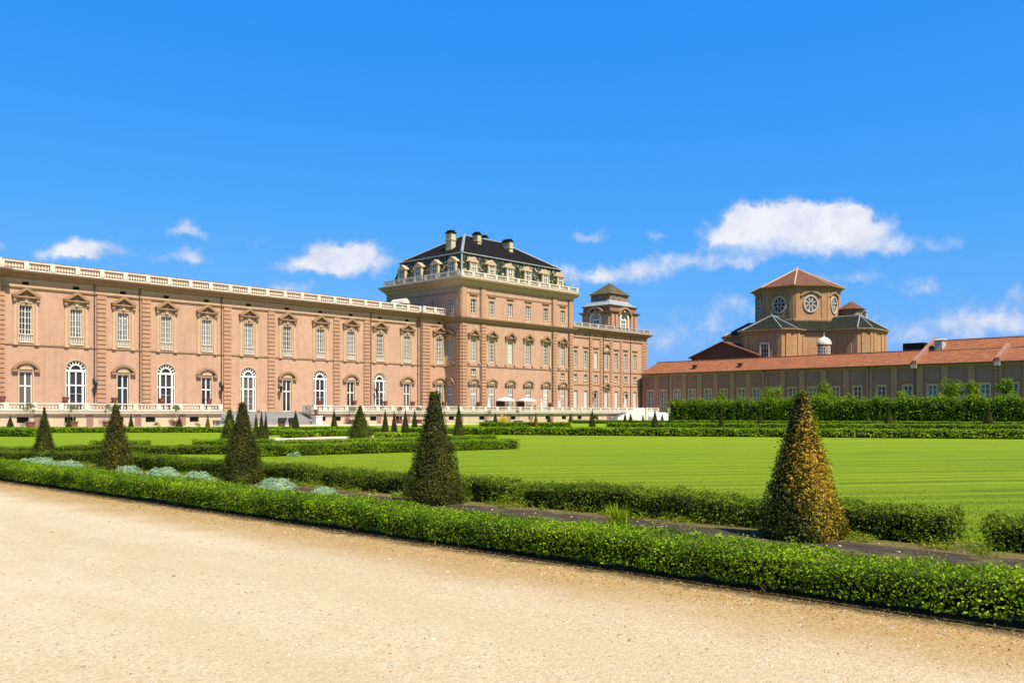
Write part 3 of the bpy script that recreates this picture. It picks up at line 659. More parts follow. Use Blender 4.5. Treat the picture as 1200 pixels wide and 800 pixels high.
# ------------------------------------------------------------------ corner pavilion
def build_pavilion():
    g = empty('corner_pavilion', (133.5, 133.9, 0), 0, 'tall four-storey brick corner pavilion with patterned mansard roof and cream dormers', 'palace pavilion')
    bx, by = 133.5, 133.9; T2 = 144.9
    def F(x, out=0.0): return ((x-bx, TP-by-out, 0), 0.0)          # front wall
    def Lf(t, out=0.0): return ((SP-bx-out, t-by, 0), R(-90))      # left wall, facing -X
    fx = [120.25, 125.15, 130.35, 135.6, 141.0, 146.4]
    holes = []
    for i, x in enumerate(fx):
        c = x-SP; holes += [(c, 1.5, 11.6, 15.75, False), (c, 1.5, FZ+.05, 7.15, False), (c, 1.4, 20.75, 23.35, False)]
        if i in (0, 5): holes.append((c, 1.3, 8.95, 10.2, False))
    wall_mesh(0, SP2-SP, 0, 26.4, holes, .4).build('wall', 'brick', g, *F(SP))
    lt = [125.9, 130.8, 135.5, 140.2]
    hl = [(T2-126.1, 1.5, 11.6, 15.75, False), (T2-126.1, 1.6, FZ+.05, 7.15, False)] + [(T2-t, 1.4, 20.75, 23.35, False) for t in lt]
    wl = wall_mesh(0, T2-TP, 0, 26.4, hl, .4); wl.build('side_wall', 'brick', g, *Lf(T2))
    bk = MB(); bk.box(SP2-bx-.4, SP2-bx, TP-by+.01, T2-by, 0, 26.4); bk.box(SP-bx+.41, SP2-bx-.41, T2-by-.4, T2-by, 0, 26.4); bk.build('back_wall', 'brick_old', g)
    for i, x in enumerate(fx):
        window_pediment(g, *F(x), 1.5, 11.6, 15.75, 'tri', False, ['pane_grey', 'pane', 'blind', 'pane_grey', 'pane'][i % 5], ph=2.0, phw=1.5)
        window_pediment(g, *F(x), 1.5, FZ+.05, 7.15, 'seg', False, 'blind' if i == 4 else 'pane_grey', 6, phw=1.5, ph=1.3, transom=5.3)
        window_plain(g, *F(x), 1.4, 20.75, 23.35, 4, 2, ['pane', 'pane_grey', 'pane_grey', 'pane'][i % 4], .8, True)
        if i in (0, 5): window_plain(g, *F(x), 1.3, 8.95, 10.2, 2, 2, 'pane_grey', 0, False)
    window_pediment(g, *Lf(126.1), 1.5, 11.6, 15.75, 'tri', False, 'pane_grey', ph=2.0, phw=1.5)
    window_pediment(g, *Lf(126.1), 1.6, FZ+.05, 7.15, 'seg', False, 'pane_grey', 6, phw=1.5, ph=1.3, transom=5.3)
    for t in lt: window_plain(g, *Lf(t), 1.4, 20.75, 23.35, 4, 2, 'pane_grey', .8, False)
    # rusticated corners and pilasters
    q = pilaster_mesh(1.3, FZ, 18.6); qu = pilaster_mesh(1.2, 19.9, 26.0, .12, 6.2, .02)
    for x in (SP+.68, 122.9, 143.8, SP2-.68): link('pilaster', q, g, *F(x)); link('pilaster', qu, g, *F(x))
    link('pilaster', q, g, *Lf(TP+.7)); link('pilaster', qu, g, *Lf(TP+.7))
    for x in (121.95, 142.9, SP2-1.6): pipe(g, *F(x), FZ, 26.2)
    m = MB(); loop = [(SP-bx, TB-by+.3), (SP-bx, TP-by), (SP2-bx, TP-by), (SP2-bx, TP-by+3)]
    m.sweep(CORN(18.7, .75, 1.1), [(SP-bx, T2-by)] + loop[1:]); m.build('middle_cornice', 'tan', g)
    s = MB()
    s.sweep([(0,10.6),(.1,10.6),(.14,10.75),(.1,10.86),(0,10.86)], loop)
    s.sweep([(0,24.4),(.09,24.4),(.09,24.6),(0,24.6)], [(SP-bx, T2-by), (SP-bx, TP-by), (SP2-bx, TP-by), (SP2-bx, TP-by+3)])
    s.build('string_course', 'tan', g)
    c = MB(); rect = [(SP-bx, T2-by), (SP-bx, TP-by), (SP2-bx, TP-by), (SP2-bx, T2-by)]
    c.sweep(CORN(25.7, 1.25, 1.45), rect, True); c.build('roof_cornice', 'cream', g)
    dk = MB(); dk.box(SP-bx-1, SP2-bx+1, TP-by-1, T2-by+1, 27.0, 27.12); dk.build('roof_deck', 'lead', g)
    bl = balustrade_mb(SP2-SP+1.6, 27.15, 1.2, 3.0).mesh('roof_balustrade', ['stone']); link('roof_balustrade', bl, g, (SP-bx-.8, TP-by-.65, 0), 0)
    br = balustrade_mb(T2-TP+.2, 27.15, 1.2, 3.0).mesh('roof_balustrade', ['stone']); link('roof_balustrade', br, g, (SP-bx-.65, T2-by-.1, 0), R(-90)); link('roof_balustrade', br, g, (SP2-bx+.65, T2-by-.1, 0), R(-90))
    # mansard: steep patterned lower slope, flatter black slate above
    a0, a1, b0, b1 = SP-bx+.4, SP2-bx-.4, TP-by+.4, T2-by-.4
    c0, c1, d0, d1 = SP-bx+2.0, SP2-bx-1.8, TP-by+2.0, T2-by-2.0
    lo, hi, ap = 27.1, 32.2, 38.0; r0, r1 = 128.4-bx, 139.4-bx
    mm = MB(); A = [(a0,b0,lo),(a1,b0,lo),(a1,b1,lo),(a0,b1,lo)]; B = [(c0,d0,hi),(c1,d0,hi),(c1,d1,hi),(c0,d1,hi)]
    for i in range(4):
        j = (i+1) % 4
        n = 5
        for k in range(n):                      # slightly bell-shaped slope
            def P(p, q, u): u2 = u + .10*math.sin(math.pi*u); return tuple(p[x]+(q[x]-p[x])*(u2 if x < 2 else u) for x in range(3))
            mm.face([P(A[i],B[i],k/n), P(A[j],B[j],k/n), P(A[j],B[j],(k+1)/n), P(A[i],B[i],(k+1)/n)])
    mm.build('mansard_slope', 'mansard', g)
    up = MB(); o = .25; C = [(c0-o,d0-o,hi),(c1+o,d0-o,hi),(c1+o,d1+o,hi),(c0-o,d1+o,hi)]; E0, E1 = (r0,0,ap), (r1,0,ap)
    up.face([C[0],C[1],E1,E0]); up.face([C[1],C[2],E1]); up.face([C[2],C[3],E0,E1]); up.face([C[3],C[0],E0]); up.face([(p[0],p[1],hi-.01) for p in C[::-1]])
    ro = up.build('upper_roof', 'slate', g)
    hp = MB()
    for p, e in ((C[0],E0),(C[1],E1),(C[2],E1),(C[3],E0)): hp.tube((p[0],p[1],p[2]+.05), (e[0],e[1],e[2]+.05), .28 if p is C[0] else .12, None, 5)
    hp.tube(E0, E1, .14)
    for i in range(4):
        p, q2 = C[i], C[(i+1) % 4]; hp.tube(p, q2, .13, None, 5)
    hp.tube(B[0], A[0], .16, None, 5)
    hp.build('lead_ridge', 'lead', ro)
    def dormer(loc, rot):
        def mk():
            b = MB(); b.box(-.95, .95, 0, 2.2, 27.9, 30.4); b.box(-1.15, -.95, -.12, .3, 27.9, 30.4); b.box(.95, 1.15, -.12, .3, 27.9, 30.4)
            for sg in (-1, 1): b.extrude_xz([(sg*1.15, 27.9), (sg*1.55, 27.9), (sg*1.15, 29.2)][::sg], -.06, .1)
            p = MB(); p.extrude_xz([(-1.3, 30.5), (1.3, 30.5), (1.25, 30.72), (.7, 31.05), (0, 31.5), (-.7, 31.05), (-1.25, 30.72)], -.14, 2.0); p.box(-1.38, 1.38, -.2, .0, 30.42, 30.497)
            gl = MB(); gl.box(-.5, .5, -.03, .0, 28.4, 30.0); gl.extrude_xz([(-.5,30.0),(.5,30.0)] + arc(0, 30.0, .5, 0, 180, 8)[1:-1], -.03, 0)
            f = MB(); f.box(-.06, .06, -.07, -.031, 28.4, 30.4); f.box(-.5, .5, -.065, -.031, 29.6, 29.72); f.box(-.5, .5, -.065, -.031, 28.95, 29.02); f.box(-.58, -.5, -.07, 0, 28.4, 30.2); f.box(.5, .58, -.07, 0, 28.4, 30.2)
            return b.mesh('dormer', ['yellow']), p.mesh('pediment', ['cream']), gl.mesh('pane', ['pane']), f.mesh('frame', ['white'])
        b, p, gl, f = cached('dormer', mk); o = link('dormer', b, g, loc, rot); o.scale = (.92, 1, 1); link('pediment', p, o); link('pane', gl, o); link('frame', f, o)
    for x in (121.1, 125.95, 131.15, 136.4, 141.8, 146.6): dormer(*F(x, -.75))
    for t in (126.3, 131.2, 136.1, 141.0): dormer(*Lf(t, -.75))
    def chimney(x, y, w, d, z0, z1):
        mb = MB(); mb.box(-w/2, w/2, -d/2, d/2, z0, z1-.5); mb.box(-w/2-.12, w/2+.12, -d/2-.12, d/2+.12, z1-1.9, z1-1.7)
        cap = MB(); cap.box(-w/2-.12, w/2+.12, -d/2-.12, d/2+.12, z1-.5, z1-.25); cap.box(-w/2+.1, w/2-.1, -d/2+.1, d/2-.1, z1-.25, z1+.1)
        o = mb.build('chimney', 'yellow', g, (x-bx, y-by, 0)); cap.build('cap', 'slate', o)
    chimney(121.9, 131.0, 1.15, 1.6, 33.0, 37.5); chimney(129.4, 131.3, 1.0, 1.5, 35.2, 38.3); chimney(136.3, 136.0, 1.0, 1.2, 36, 39.3); chimney(137.7, 130.6, 1.0, 2.2, 34.4, 37.9)
    return g
build_pavilion()

# ------------------------------------------------------------------ end wing and its lantern tower
def build_end_wing():
    g = empty('end_wing', (164, TW+6, 0), 0, 'flat-topped brick wing with narrow blinded windows between tall pavilion and red-roofed range', 'palace wing')
    bx, by = 164, TW+6
    def F(x, out=0.0): return ((x-bx, TW-by-out, 0), 0.0)
    xs = [151.25, 154.75, 158.35, 162.0, 165.8, 169.4, 172.95]; holes = []
    for x in xs:
        c = x-SP2; holes += [(c, 1.25, 11.6, 15.3, False), (c, 1.25, 8.8, 10.2, False), (c, 1.35, FZ+.05, 6.75, False), (c, .6, 18.55, 18.95, False)]
    wall_mesh(0, SW2-SP2, 0, 19.7, holes, .4).build('wall', 'brick', g, *F(SP2))
    b = MB(); b.box(SW2-bx-.4, SW2-bx, TW-by+.01, TW-by+16, 0, 19.7); b.box(SP2-bx, SW2-bx-.41, TW-by+15.6, TW-by+16, 0, 19.7); b.build('back_wall', 'brick_old', g)
    vm = MB(); vm.box(-.3, .3, .2, .24, 18.55, 18.95); vme = vm.mesh('frieze_vent', ['void'])
    for i, x in enumerate(xs):
        if i == 3:
            window_pediment(g, *F(x), 1.25, 11.6, 15.3, 'seg', False, 'pane_grey', 6, phw=1.3, ph=2.0)
            window_pediment(g, *F(x), 1.35, FZ+.05, 6.75, 'tri', False, 'blind', 5, phw=1.3, ph=2.0)
        else:
            window_plain(g, *F(x), 1.25, 11.6, 15.3, 5, 2, 'blind' if i == 2 else 'pane_grey', .5, True)
            window_plain(g, *F(x), 1.35, FZ+.05, 6.75, 5, 2, 'pane_grey' if i == 2 else 'blind', 0, False)
        window_plain(g, *F(x), 1.25, 8.8, 10.2, 2, 2, 'pane_grey' if i < 5 else 'pane', 0, False)
        link('frieze_vent', vme, g, *F(x))
    q = pilaster_mesh(.95, FZ, 18.2, .16)
    for x in (156.55, 160.2, 163.9, 167.6): link('pilaster', q, g, *F(x))
    link('pilaster', pilaster_mesh(2.0, FZ, 18.2, .16), g, *F(SW2-1.05)); link('pilaster', q, g, *F(SP2+.0))
    for x in (155.95, 161.0, 171.2): pipe(g, *F(x), FZ, 19.3)
    s = MB(); l = [(SP2-bx, TW-by), (SW2-bx, TW-by), (SW2-bx, TW-by+16)]
    s.sweep([(0,7.85),(.1,7.85),(.1,8.05),(0,8.05)], l); s.sweep([(0,10.9),(.1,10.9),(.1,11.1),(0,11.1)], l); s.sweep([(0,18.0),(.12,18.0),(.2,18.2),(0,18.25)], l)
    s.build('string_course', 'tan', g)
    c = MB(); c.sweep(CORN(19.2, 1.1, .95), l); c.build('cornice', 'tan', g)
    balustrade_mb(SW2-SP2+.6, 20.2, 1.05, 2.9).build('roof_balustrade', 'stone_dirty', g, (SP2-bx, TW-by-.45, 0))
    balustrade_mb(15, 20.2, 1.05, 2.9).build('roof_balustrade', 'stone_dirty', g, (SW2-bx+.45, TW-by+.2, 0), R(90))
    rf = MB(); rf.box(SP2-bx, SW2-bx+.5, TW-by-.6, TW-by+16, 20.05, 20.2); rf.build('roof', 'lead', g)
    return g
build_end_wing()

def build_tower():
    x0, x1, y0, y1 = 165.9, 176.2, 125.2, 133.2
    cx, cy = (x0+x1)/2, (y0+y1)/2; hx, hy = (x1-x0)/2, (y1-y0)/2
    g = empty('belvedere_tower', (cx, cy, 20.2), 0, 'small brick belvedere tower with arched white windows and mossy cap roof on the end wing', 'tower')
    z = 20.2
    def W_(L, h, zt, arch_w, ab, at): return wall_mesh(-L/2, L/2, 0, zt, [(0, arch_w, ab, at, True)], .5)
    W_(2*hx, 0, 5.0, 2.6, .3, 4.5).build('wall', 'brick_old', g, (0, -hy, 0)); W_(2*hy, 0, 5.0, 2.6, .3, 4.5).build('wall', 'brick_old', g, (-hx, 0, 0), R(-90))
    bk = MB(); bk.box(hx-.4, hx, -hy+.01, hy, 0, 5); bk.box(-hx+.51, hx-.41, hy-.4, hy, 0, 5); bk.build('back_wall', 'brick_old', g)
    for loc, rot in (((0, -hy, 0), 0), ((-hx, 0, 0), R(-90))):
        o = window_arched(g, loc, rot, 2.6, .3, 4.5, 'pane_grey')
        r = MB(); A = arc(0, 3.2, 1.85, 180, 0, 12); B = arc(0, 3.2, 1.3, 180, 0, 12); r.band_xz(A, B, -.3, -.063); r.box(-1.85, -1.3, -.3, -.063, .3, 3.2); r.box(1.3, 1.85, -.3, -.063, .3, 3.2)
        r.extrude_xz([(-.25, 4.3), (.25, 4.3), (.35, 5.3), (-.35, 5.3)], -.4, -.303); r.build('white_surround', 'stone', o)
        h = MB(); A = arc(0, 3.3, 2.75, 160, 20, 12); B = arc(0, 3.3, 2.3, 160, 20, 12); h.band_xz(A, B, -.7, .02); h.build('hood_mould', 'tan', o)
    pm = MB(); pm.box(-.55, .55, -.35, .02, 0, 4.2); pme = pm.mesh('pilaster', ['brick_pil'])
    for x in (-hx+.7, -2.9, 2.9, hx-.7): link('pilaster', pme, g, (x, -hy, 0))
    for y in (-hy+.7, -2.6, 2.6, hy-.7): link('pilaster', pme, g, (-hx, y, 0), R(-90))
    rect = lambda a, b: [(-a, b), (-a, -b), (a, -b), (a, b)]
    c = MB(); c.sweep(CORN(4.2, .75, .7), rect(hx, hy), True); c.build('cornice', 'tan', g)
    at = MB(); at.box(-hx+.1, hx-.1, -hy+.1, hy-.1, 4.9, 6.1); at.build('parapet', 'brick_old', g)
    c2 = MB(); c2.sweep(CORN(6.0, .4, .35), rect(hx-.1, hy-.1), True); c2.build('cornice', 'tan', g)
    def frustum(mb, a, b, za, a2, b2, zb, bulge=0):
        A = [(-a,-b),(a,-b),(a,b),(-a,b)]; B = [(-a2,-b2),(a2,-b2),(a2,b2),(-a2,b2)]; n = 4 if bulge else 1
        for k in range(n):
            u0, u1 = k/n, (k+1)/n
            f = lambda p, q, u: (p[0]+(q[0]-p[0])*(u**(.6)), p[1]+(q[1]-p[1])*(u**.6), za+(zb-za)*u) if bulge else (p[0]+(q[0]-p[0])*u, p[1]+(q[1]-p[1])*u, za+(zb-za)*u)
            for i in range(4):
                j = (i+1) % 4; mb.face([f(A[i],B[i],u0), f(A[j],B[j],u0), f(A[j],B[j],u1), f(A[i],B[i],u1)])
    s = MB(); frustum(s, hx+.2, hy+.2, 6.33, hx-1.5, hy-1.3, 7.7, 1); s.build('lead_skirt', 'lead', g)
    a = MB(); a.box(-hx+1.5, hx-1.5, -hy+1.3, hy-1.3, 7.6, 9.1); a.build('attic_wall', 'brick_old', g)
    for loc, rot in (((0, -hy+1.3, 0), 0), ((-hx+1.5, 0, 0), R(-90)), ((-2.2, -hy+1.3, 0), 0)):
        w = MB(); w.box(-.7, .7, -.1, .0, 7.85, 8.85); o = w.build('attic_window', 'tan', g, loc, rot); p = MB(); p.box(-.45, .45, -.13, -.103, 7.95, 8.7); p.build('pane', 'pane_grey', o)
    rf = MB(); frustum(rf, hx-1.1, hy-.9, 9.1, .15, .15, 12.0); rf.face([(-hx+1.1,-hy+.9,9.09),(-hx+1.1,hy-.9,9.09),(hx-1.1,hy-.9,9.09),(hx-1.1,-hy+.9,9.09)]); rf.face([(-.15,-.15,12),(.15,-.15,12),(.15,.15,12),(-.15,.15,12)])
    rf.build('cap_roof', 'mossy', g)
build_tower()

# ------------------------------------------------------------------ terrace, stairs
TT = 118.0
G0, G1 = 65.6, 80.8                    # gap of the grand steps
def build_terrace(name, x0, x1, label, vents):
    g = empty(name, ((x0+x1)/2, TT, 0), 0, label, 'terrace'); bx = (x0+x1)/2
    holes = [(v-bx, 1.35, .55, 1.25, False) for v in vents]
    wall_mesh(x0-bx, x1-bx, -.2, 1.6, holes, .3).build('wall', 'base', g)
    b = MB()
    b.box(x0-bx, x0-bx+.2, .01, 11, -.2, 1.6); b.box(x1-bx-.2, x1-bx, .01, 11, -.2, 1.6); b.build('side_wall', 'base', g)
    c = MB(); c.sweep([(0,1.55),(.12,1.55),(.2,1.66),(.42,1.72),(.45,1.9),(.5,1.95),(0,1.95)], [(x0-bx, 3), (x0-bx, 0), (x1-bx, 0), (x1-bx, 3)]); c.build('cornice', 'stone', g)
    f = MB(); f.box(x0-bx, x1-bx, 0, 11.5, 1.93, FZ); f.build('paving', 'step', g)
    n = MB(); L = x1-x0
    balustrade_mb(L, FZ, .98, 3.1, w=.3).build('balustrade', 'stone', g, (x0-bx, -.15, 0))
    p = MB(); p.box(-.42, .42, -.07, .02, -.1, 1.55); pme = p.mesh('wall_pier', ['plaster_grey'])
    for i in range(int(L/6.2)+1):
        x = -L/2 + i*6.2 + .6
        if x < L/2-.8: link('wall_pier', pme, g, (x, 0, 0))
    vm = MB(); vm.box(-.675, .675, .24, .28, .55, 1.25); 
    for i in range(6): vm.box(-.58+i*.23, -.55+i*.23, .1, .13, .55, 1.25, 1)
    vme = vm.mesh('cellar_window', ['void', 'black'])
    for v in vents: link('cellar_window', vme, g, (v-bx, 0, 0))
build_terrace('terrace', 22, G0, 'shorter pale stone terrace with white balustrade, left of the grand steps', [39.5, 45.0, 51.0, 55.3, 61.5])
build_terrace('terrace', G1, 174.4, 'longer pale stone terrace with white balustrade, running past the tall pavilion', [82.6, 85.5, 92.6, 98.0, 104.5, 110.0, 117.6, 126, 131, 136, 141, 146, 151, 156, 161])

def build_steps():
    g = empty('grand_steps', ((G0+G1)/2, TT, 0), 0, 'broad grey stone steps filling the gap in the terrace below the gallery', 'steps')
    w = (G1-G0)/2; n = 12; mb = MB()
    for i in range(n):
        z1 = FZ*(n-i)/n; y = 3.6-.46*i
        mb.box(-w-.0 - .16*max(0, i-3), w+.16*max(0, i-3), y-.46, y, -.1, z1-.002*i) if y < .4 else mb.box(-w+.21, w-.21, y-.46, y, -.1, z1)
    for i in range(n): mb.box(-w+.25, w-.25, 3.6-.46*i-.46-.05, 3.6-.46*i-.462, FZ*(n-i)/n-.055, FZ*(n-i)/n-.004)
    mb.build('flight', 'step', g)
    p = MB(); p.box(-w+.22, w-.22, 3.6, 9.95, -.1, FZ); p.build('landing', 'step', g)
    for sg in (-1, 1):
        q = MB(); q.box(-.55, .55, -.85, .35, -.1, 1.2); q.box(-.62, .62, -.92, .42, 1.2, 1.36); q.build('pedestal', 'marble', g, (sg*(w-.8), -2.2, 0))
        b = balustrade_mb(2.6, FZ, .98, 2.6, w=.3); b.build('balustrade', 'stone', g, (sg*(w+.16), 2.6, 0), R(-90))
build_steps()

def build_side_stair():
    """white stair at the far end: a flight coming down leftwards along the terrace, plus its return wall"""
    x0, x1 = 153.5, 160.3; y = TT-4.2
    g = empty('side_stair', (160, TT-2.2, 0), 0, 'pale marble side stair with sloping solid parapet at the far end of the terrace', 'steps')
    bx, by = 160, TT-2.2
    n = 12
    mb = MB()
    for i in range(n):
        xa = x0+.4+(x1-x0-.4)*i/n; xb = x0+.4+(x1-x0-.4)*(i+1)/n if i < n-1 else x1+3; mb.box(xa-bx, xb-bx, y-by+.32, TT-by-.55, -.1, FZ*(i+1)/n)
    mb.build('flight', 'step', g)
    p = MB(); p.extrude_xz([(x0-bx, -.1), (x1-bx+3, -.1), (x1-bx+3, FZ+.85), (x1-bx, FZ+.95), (x0-bx, .75)], y-by, y-by+.3); p.build('parapet', 'marble', g)
    w = MB(); w.box(x1+3.0-bx, x1+3.6-bx, y-by-.35, y-by+.34, -.1, FZ+1.0); w.box(x1+12.2-bx, x1+12.8-bx, y-by-.35, y-by+.34, -.1, FZ+1.0); w.build('pedestal', 'stone', g)
    f = MB()
    for i in range(10): f.box(x1+3.62-bx, x1+12.18-bx, y-by+.35-.38*(i+0), y-by+.35-.38*(i-1), -.1, FZ*(10-i)/11)
    f.box(x1+3.02-bx, x1+12.8-bx, y-by+.74, TT-by-.55, -.1, FZ-.01)
    f.build('front_flight', 'marble', g)
build_side_stair()
# ------------------------------------------------------------------ long red-roofed range (faces -X)
def build_range():
    S = 174.5; T0, T1 = 122.4, 22.0
    g = empty('orangery_range', (S, 72, 0), 0, 'long low brick range with red tile roof and shaded wall running across the right side', 'building')
    bx, by = S, 72
    def Lf(t, out=0.0): return ((-out, t-by, 0), R(-90))
    wt = [120.1, 116.6, 112.9, 109.05, 105.0, 101.1, 96.9, 93.4, 89.4, 85.4, 81.1, 76.3, 71.9, 67.3, 62.4, 58.0, 53.5, 49.1, 44.6, 40.2, 35.8, 31.4]
    holes = [(T0-t, 1.5, 2.4, 6.95, False) for t in wt]
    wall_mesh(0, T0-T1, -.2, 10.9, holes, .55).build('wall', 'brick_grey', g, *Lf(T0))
    b = MB(); b.box(.02, 12, T1-by-.0, T1-by+.4, -.2, 10.9); b.box(.02, 12, T0-by-.4, T0-by, -.2, 10.9); b.build('end_wall', 'brick_old', g)
    for i, t in enumerate(wt):
        window_plain(g, *Lf(t), 1.5, 2.4, 6.95, 5, 2, 'pane' if i > 7 else 'pane_grey', 0, False, 'cream', edge=.26)
    pb = MB(); pb.box(-1.25, 1.25, -.04, .02, 7.75, 10.3); pm = pb.mesh('blind_panel', ['plaster_grey'])
    for i, t in enumerate(wt):
        link('blind_panel', pm, g, *Lf(t))
    pl = pilaster_mesh(1.15, 0, 10.3, .16, .62, .09); 
    for a, c in zip(wt[:-1], wt[1:]): link('pier', pl, g, *Lf((a+c)/2))
    for t in (115.0, 91.3, 69.6, 61.0, 46.9): pipe(g, *Lf(t, .12), 0, 10.4)
    c = MB(); c.sweep([(0,10.3),(.1,10.3),(.25,10.5),(.25,10.75),(0,10.8)], [(0, T0-by), (0, T1-by)]); c.build('cornice', 'tan', g)
    e = .62; ze = 10.85; k = .425                  # roof slope
    def roof(t0, t1, run, back, mb):
        z = ze + k*(run+e)
        mb.face([(-e, t0-by, ze), (-e, t1-by, ze), (run, t1-by, z), (run, t0-by, z)][::1]); mb.face([(run, t0-by, z), (run, t1-by, z), (back, t1-by, ze), (back, t0-by, ze)])
        mb.face([(-e, t0-by, ze-.16), (-e, t0-by, ze), (run, t0-by, z), (run, t0-by, z-.16)]); mb.face([(-e, t1-by, ze-.16), (-e, t1-by, ze), (run, t1-by, z), (run, t1-by, z-.16)])
        mb.face([(-e, t0-by, ze-.16), (-e, t1-by, ze-.16), (-e, t1-by, ze), (-e, t0-by, ze)]); mb.face([(-e, t0-by, ze-.16), (0, t0-by, ze-.16), (0, t1-by, ze-.16), (-e, t1-by, ze-.16)], 1)
    r = MB(); roof(T0, 61.0, 6.2, 12.5, r); r.build('roof', ['tile', 'wood'], g)
    r2 = MB(); roof(60.98, T1, 11.0, 21, r2); ob = r2.build('roof', ['tile', 'wood'], g)
    rd = MB(); rd.tube((6.2, T0-by, ze+k*6.82), (6.2, 61-by, ze+k*6.82), .16, None, 5); rd.tube((11, 61-by, ze+k*11.62), (11, T1-by, ze+k*11.62), .17, None, 5); rd.tube((5.6, 60.9-by, ze+k*6.22+.03), (5.6, T1-by, ze+k*6.22+.03), .09, None, 4); rd.build('ridge_tiles', 'tile_dark', g)
    gt = MB(); gt.tube((-e-.08, T0-by, ze-.06), (-e-.08, T1-by, ze-.06), .1, None, 6); gt.build('gutter', 'pipe', g)
    for t, run in ((61.0, 11.0), (46.9, 6.2)):
        f = MB(); f.extrude_xz([(-e-.1, ze-.35), (run, ze+k*(run+e)-.2), (run, ze+k*(run+e)+.75), (-e-.1+.6, ze+.95), (-e-.1, ze+.7)], -.38, .38)
        f.box(-e-.45, -.05, -.5, .5, ze-.75, ze-.1, 1)
        f.build('firewall', ['brick_grey', 'stone_dirty'], g, (0, t-by, 0))
    w = MB(); w.box(7.5, 13, 66.0-by, 62.0-by, 12, 15.4); w.build('dark_gable', 'slate', g)
    d = MB(); d.box(6.0, 8.2, 58.2-by, 59.6-by, 13.4, 15.6); d.extrude_xz([(5.8,15.6),(8.2,15.6),(8.2,16.0)], 58.0-by, 59.8-by); d.build('roof_dormer', 'stone_dirty', g)
    for t in (109.3, 98.0):
        v = MB(); v.box(1.2, 1.9, -.35, .35, 11.5, 12.4); v.box(1.0, 2.1, -.55, .55, 12.4, 12.55, 1); v.build('roof_vent', ['tile_dark', 'tile_dark'], g, (0, t-by, 0))
    g2 = empty('gabled_outbuilding', (190, 108, 0), 0, 'dark brown gabled building rising behind the red roof, left of the domed church', 'building')
    q = MB(); q.extrude_xz([(-8.4, 0), (8.4, 0), (8.4, 14.9), (0, 18.0), (-8.4, 14.9)], 0, 12); q.build('gable_wall', 'wood', g2, (-4, 0, 0), R(-90))  # gable's shade put into the colour, borrowing the dark wood brown
    r3 = MB()
    for sg in (-1, 1): r3.extrude_xz([(sg*8.9, 14.95), (sg*8.9, 14.7), (0, 18.05), (0, 18.35)][::sg], -.5, 12)
    r3.build('roof', 'tile_dark', g2, (-4, 0, 0), R(-90))
    return g
build_range()

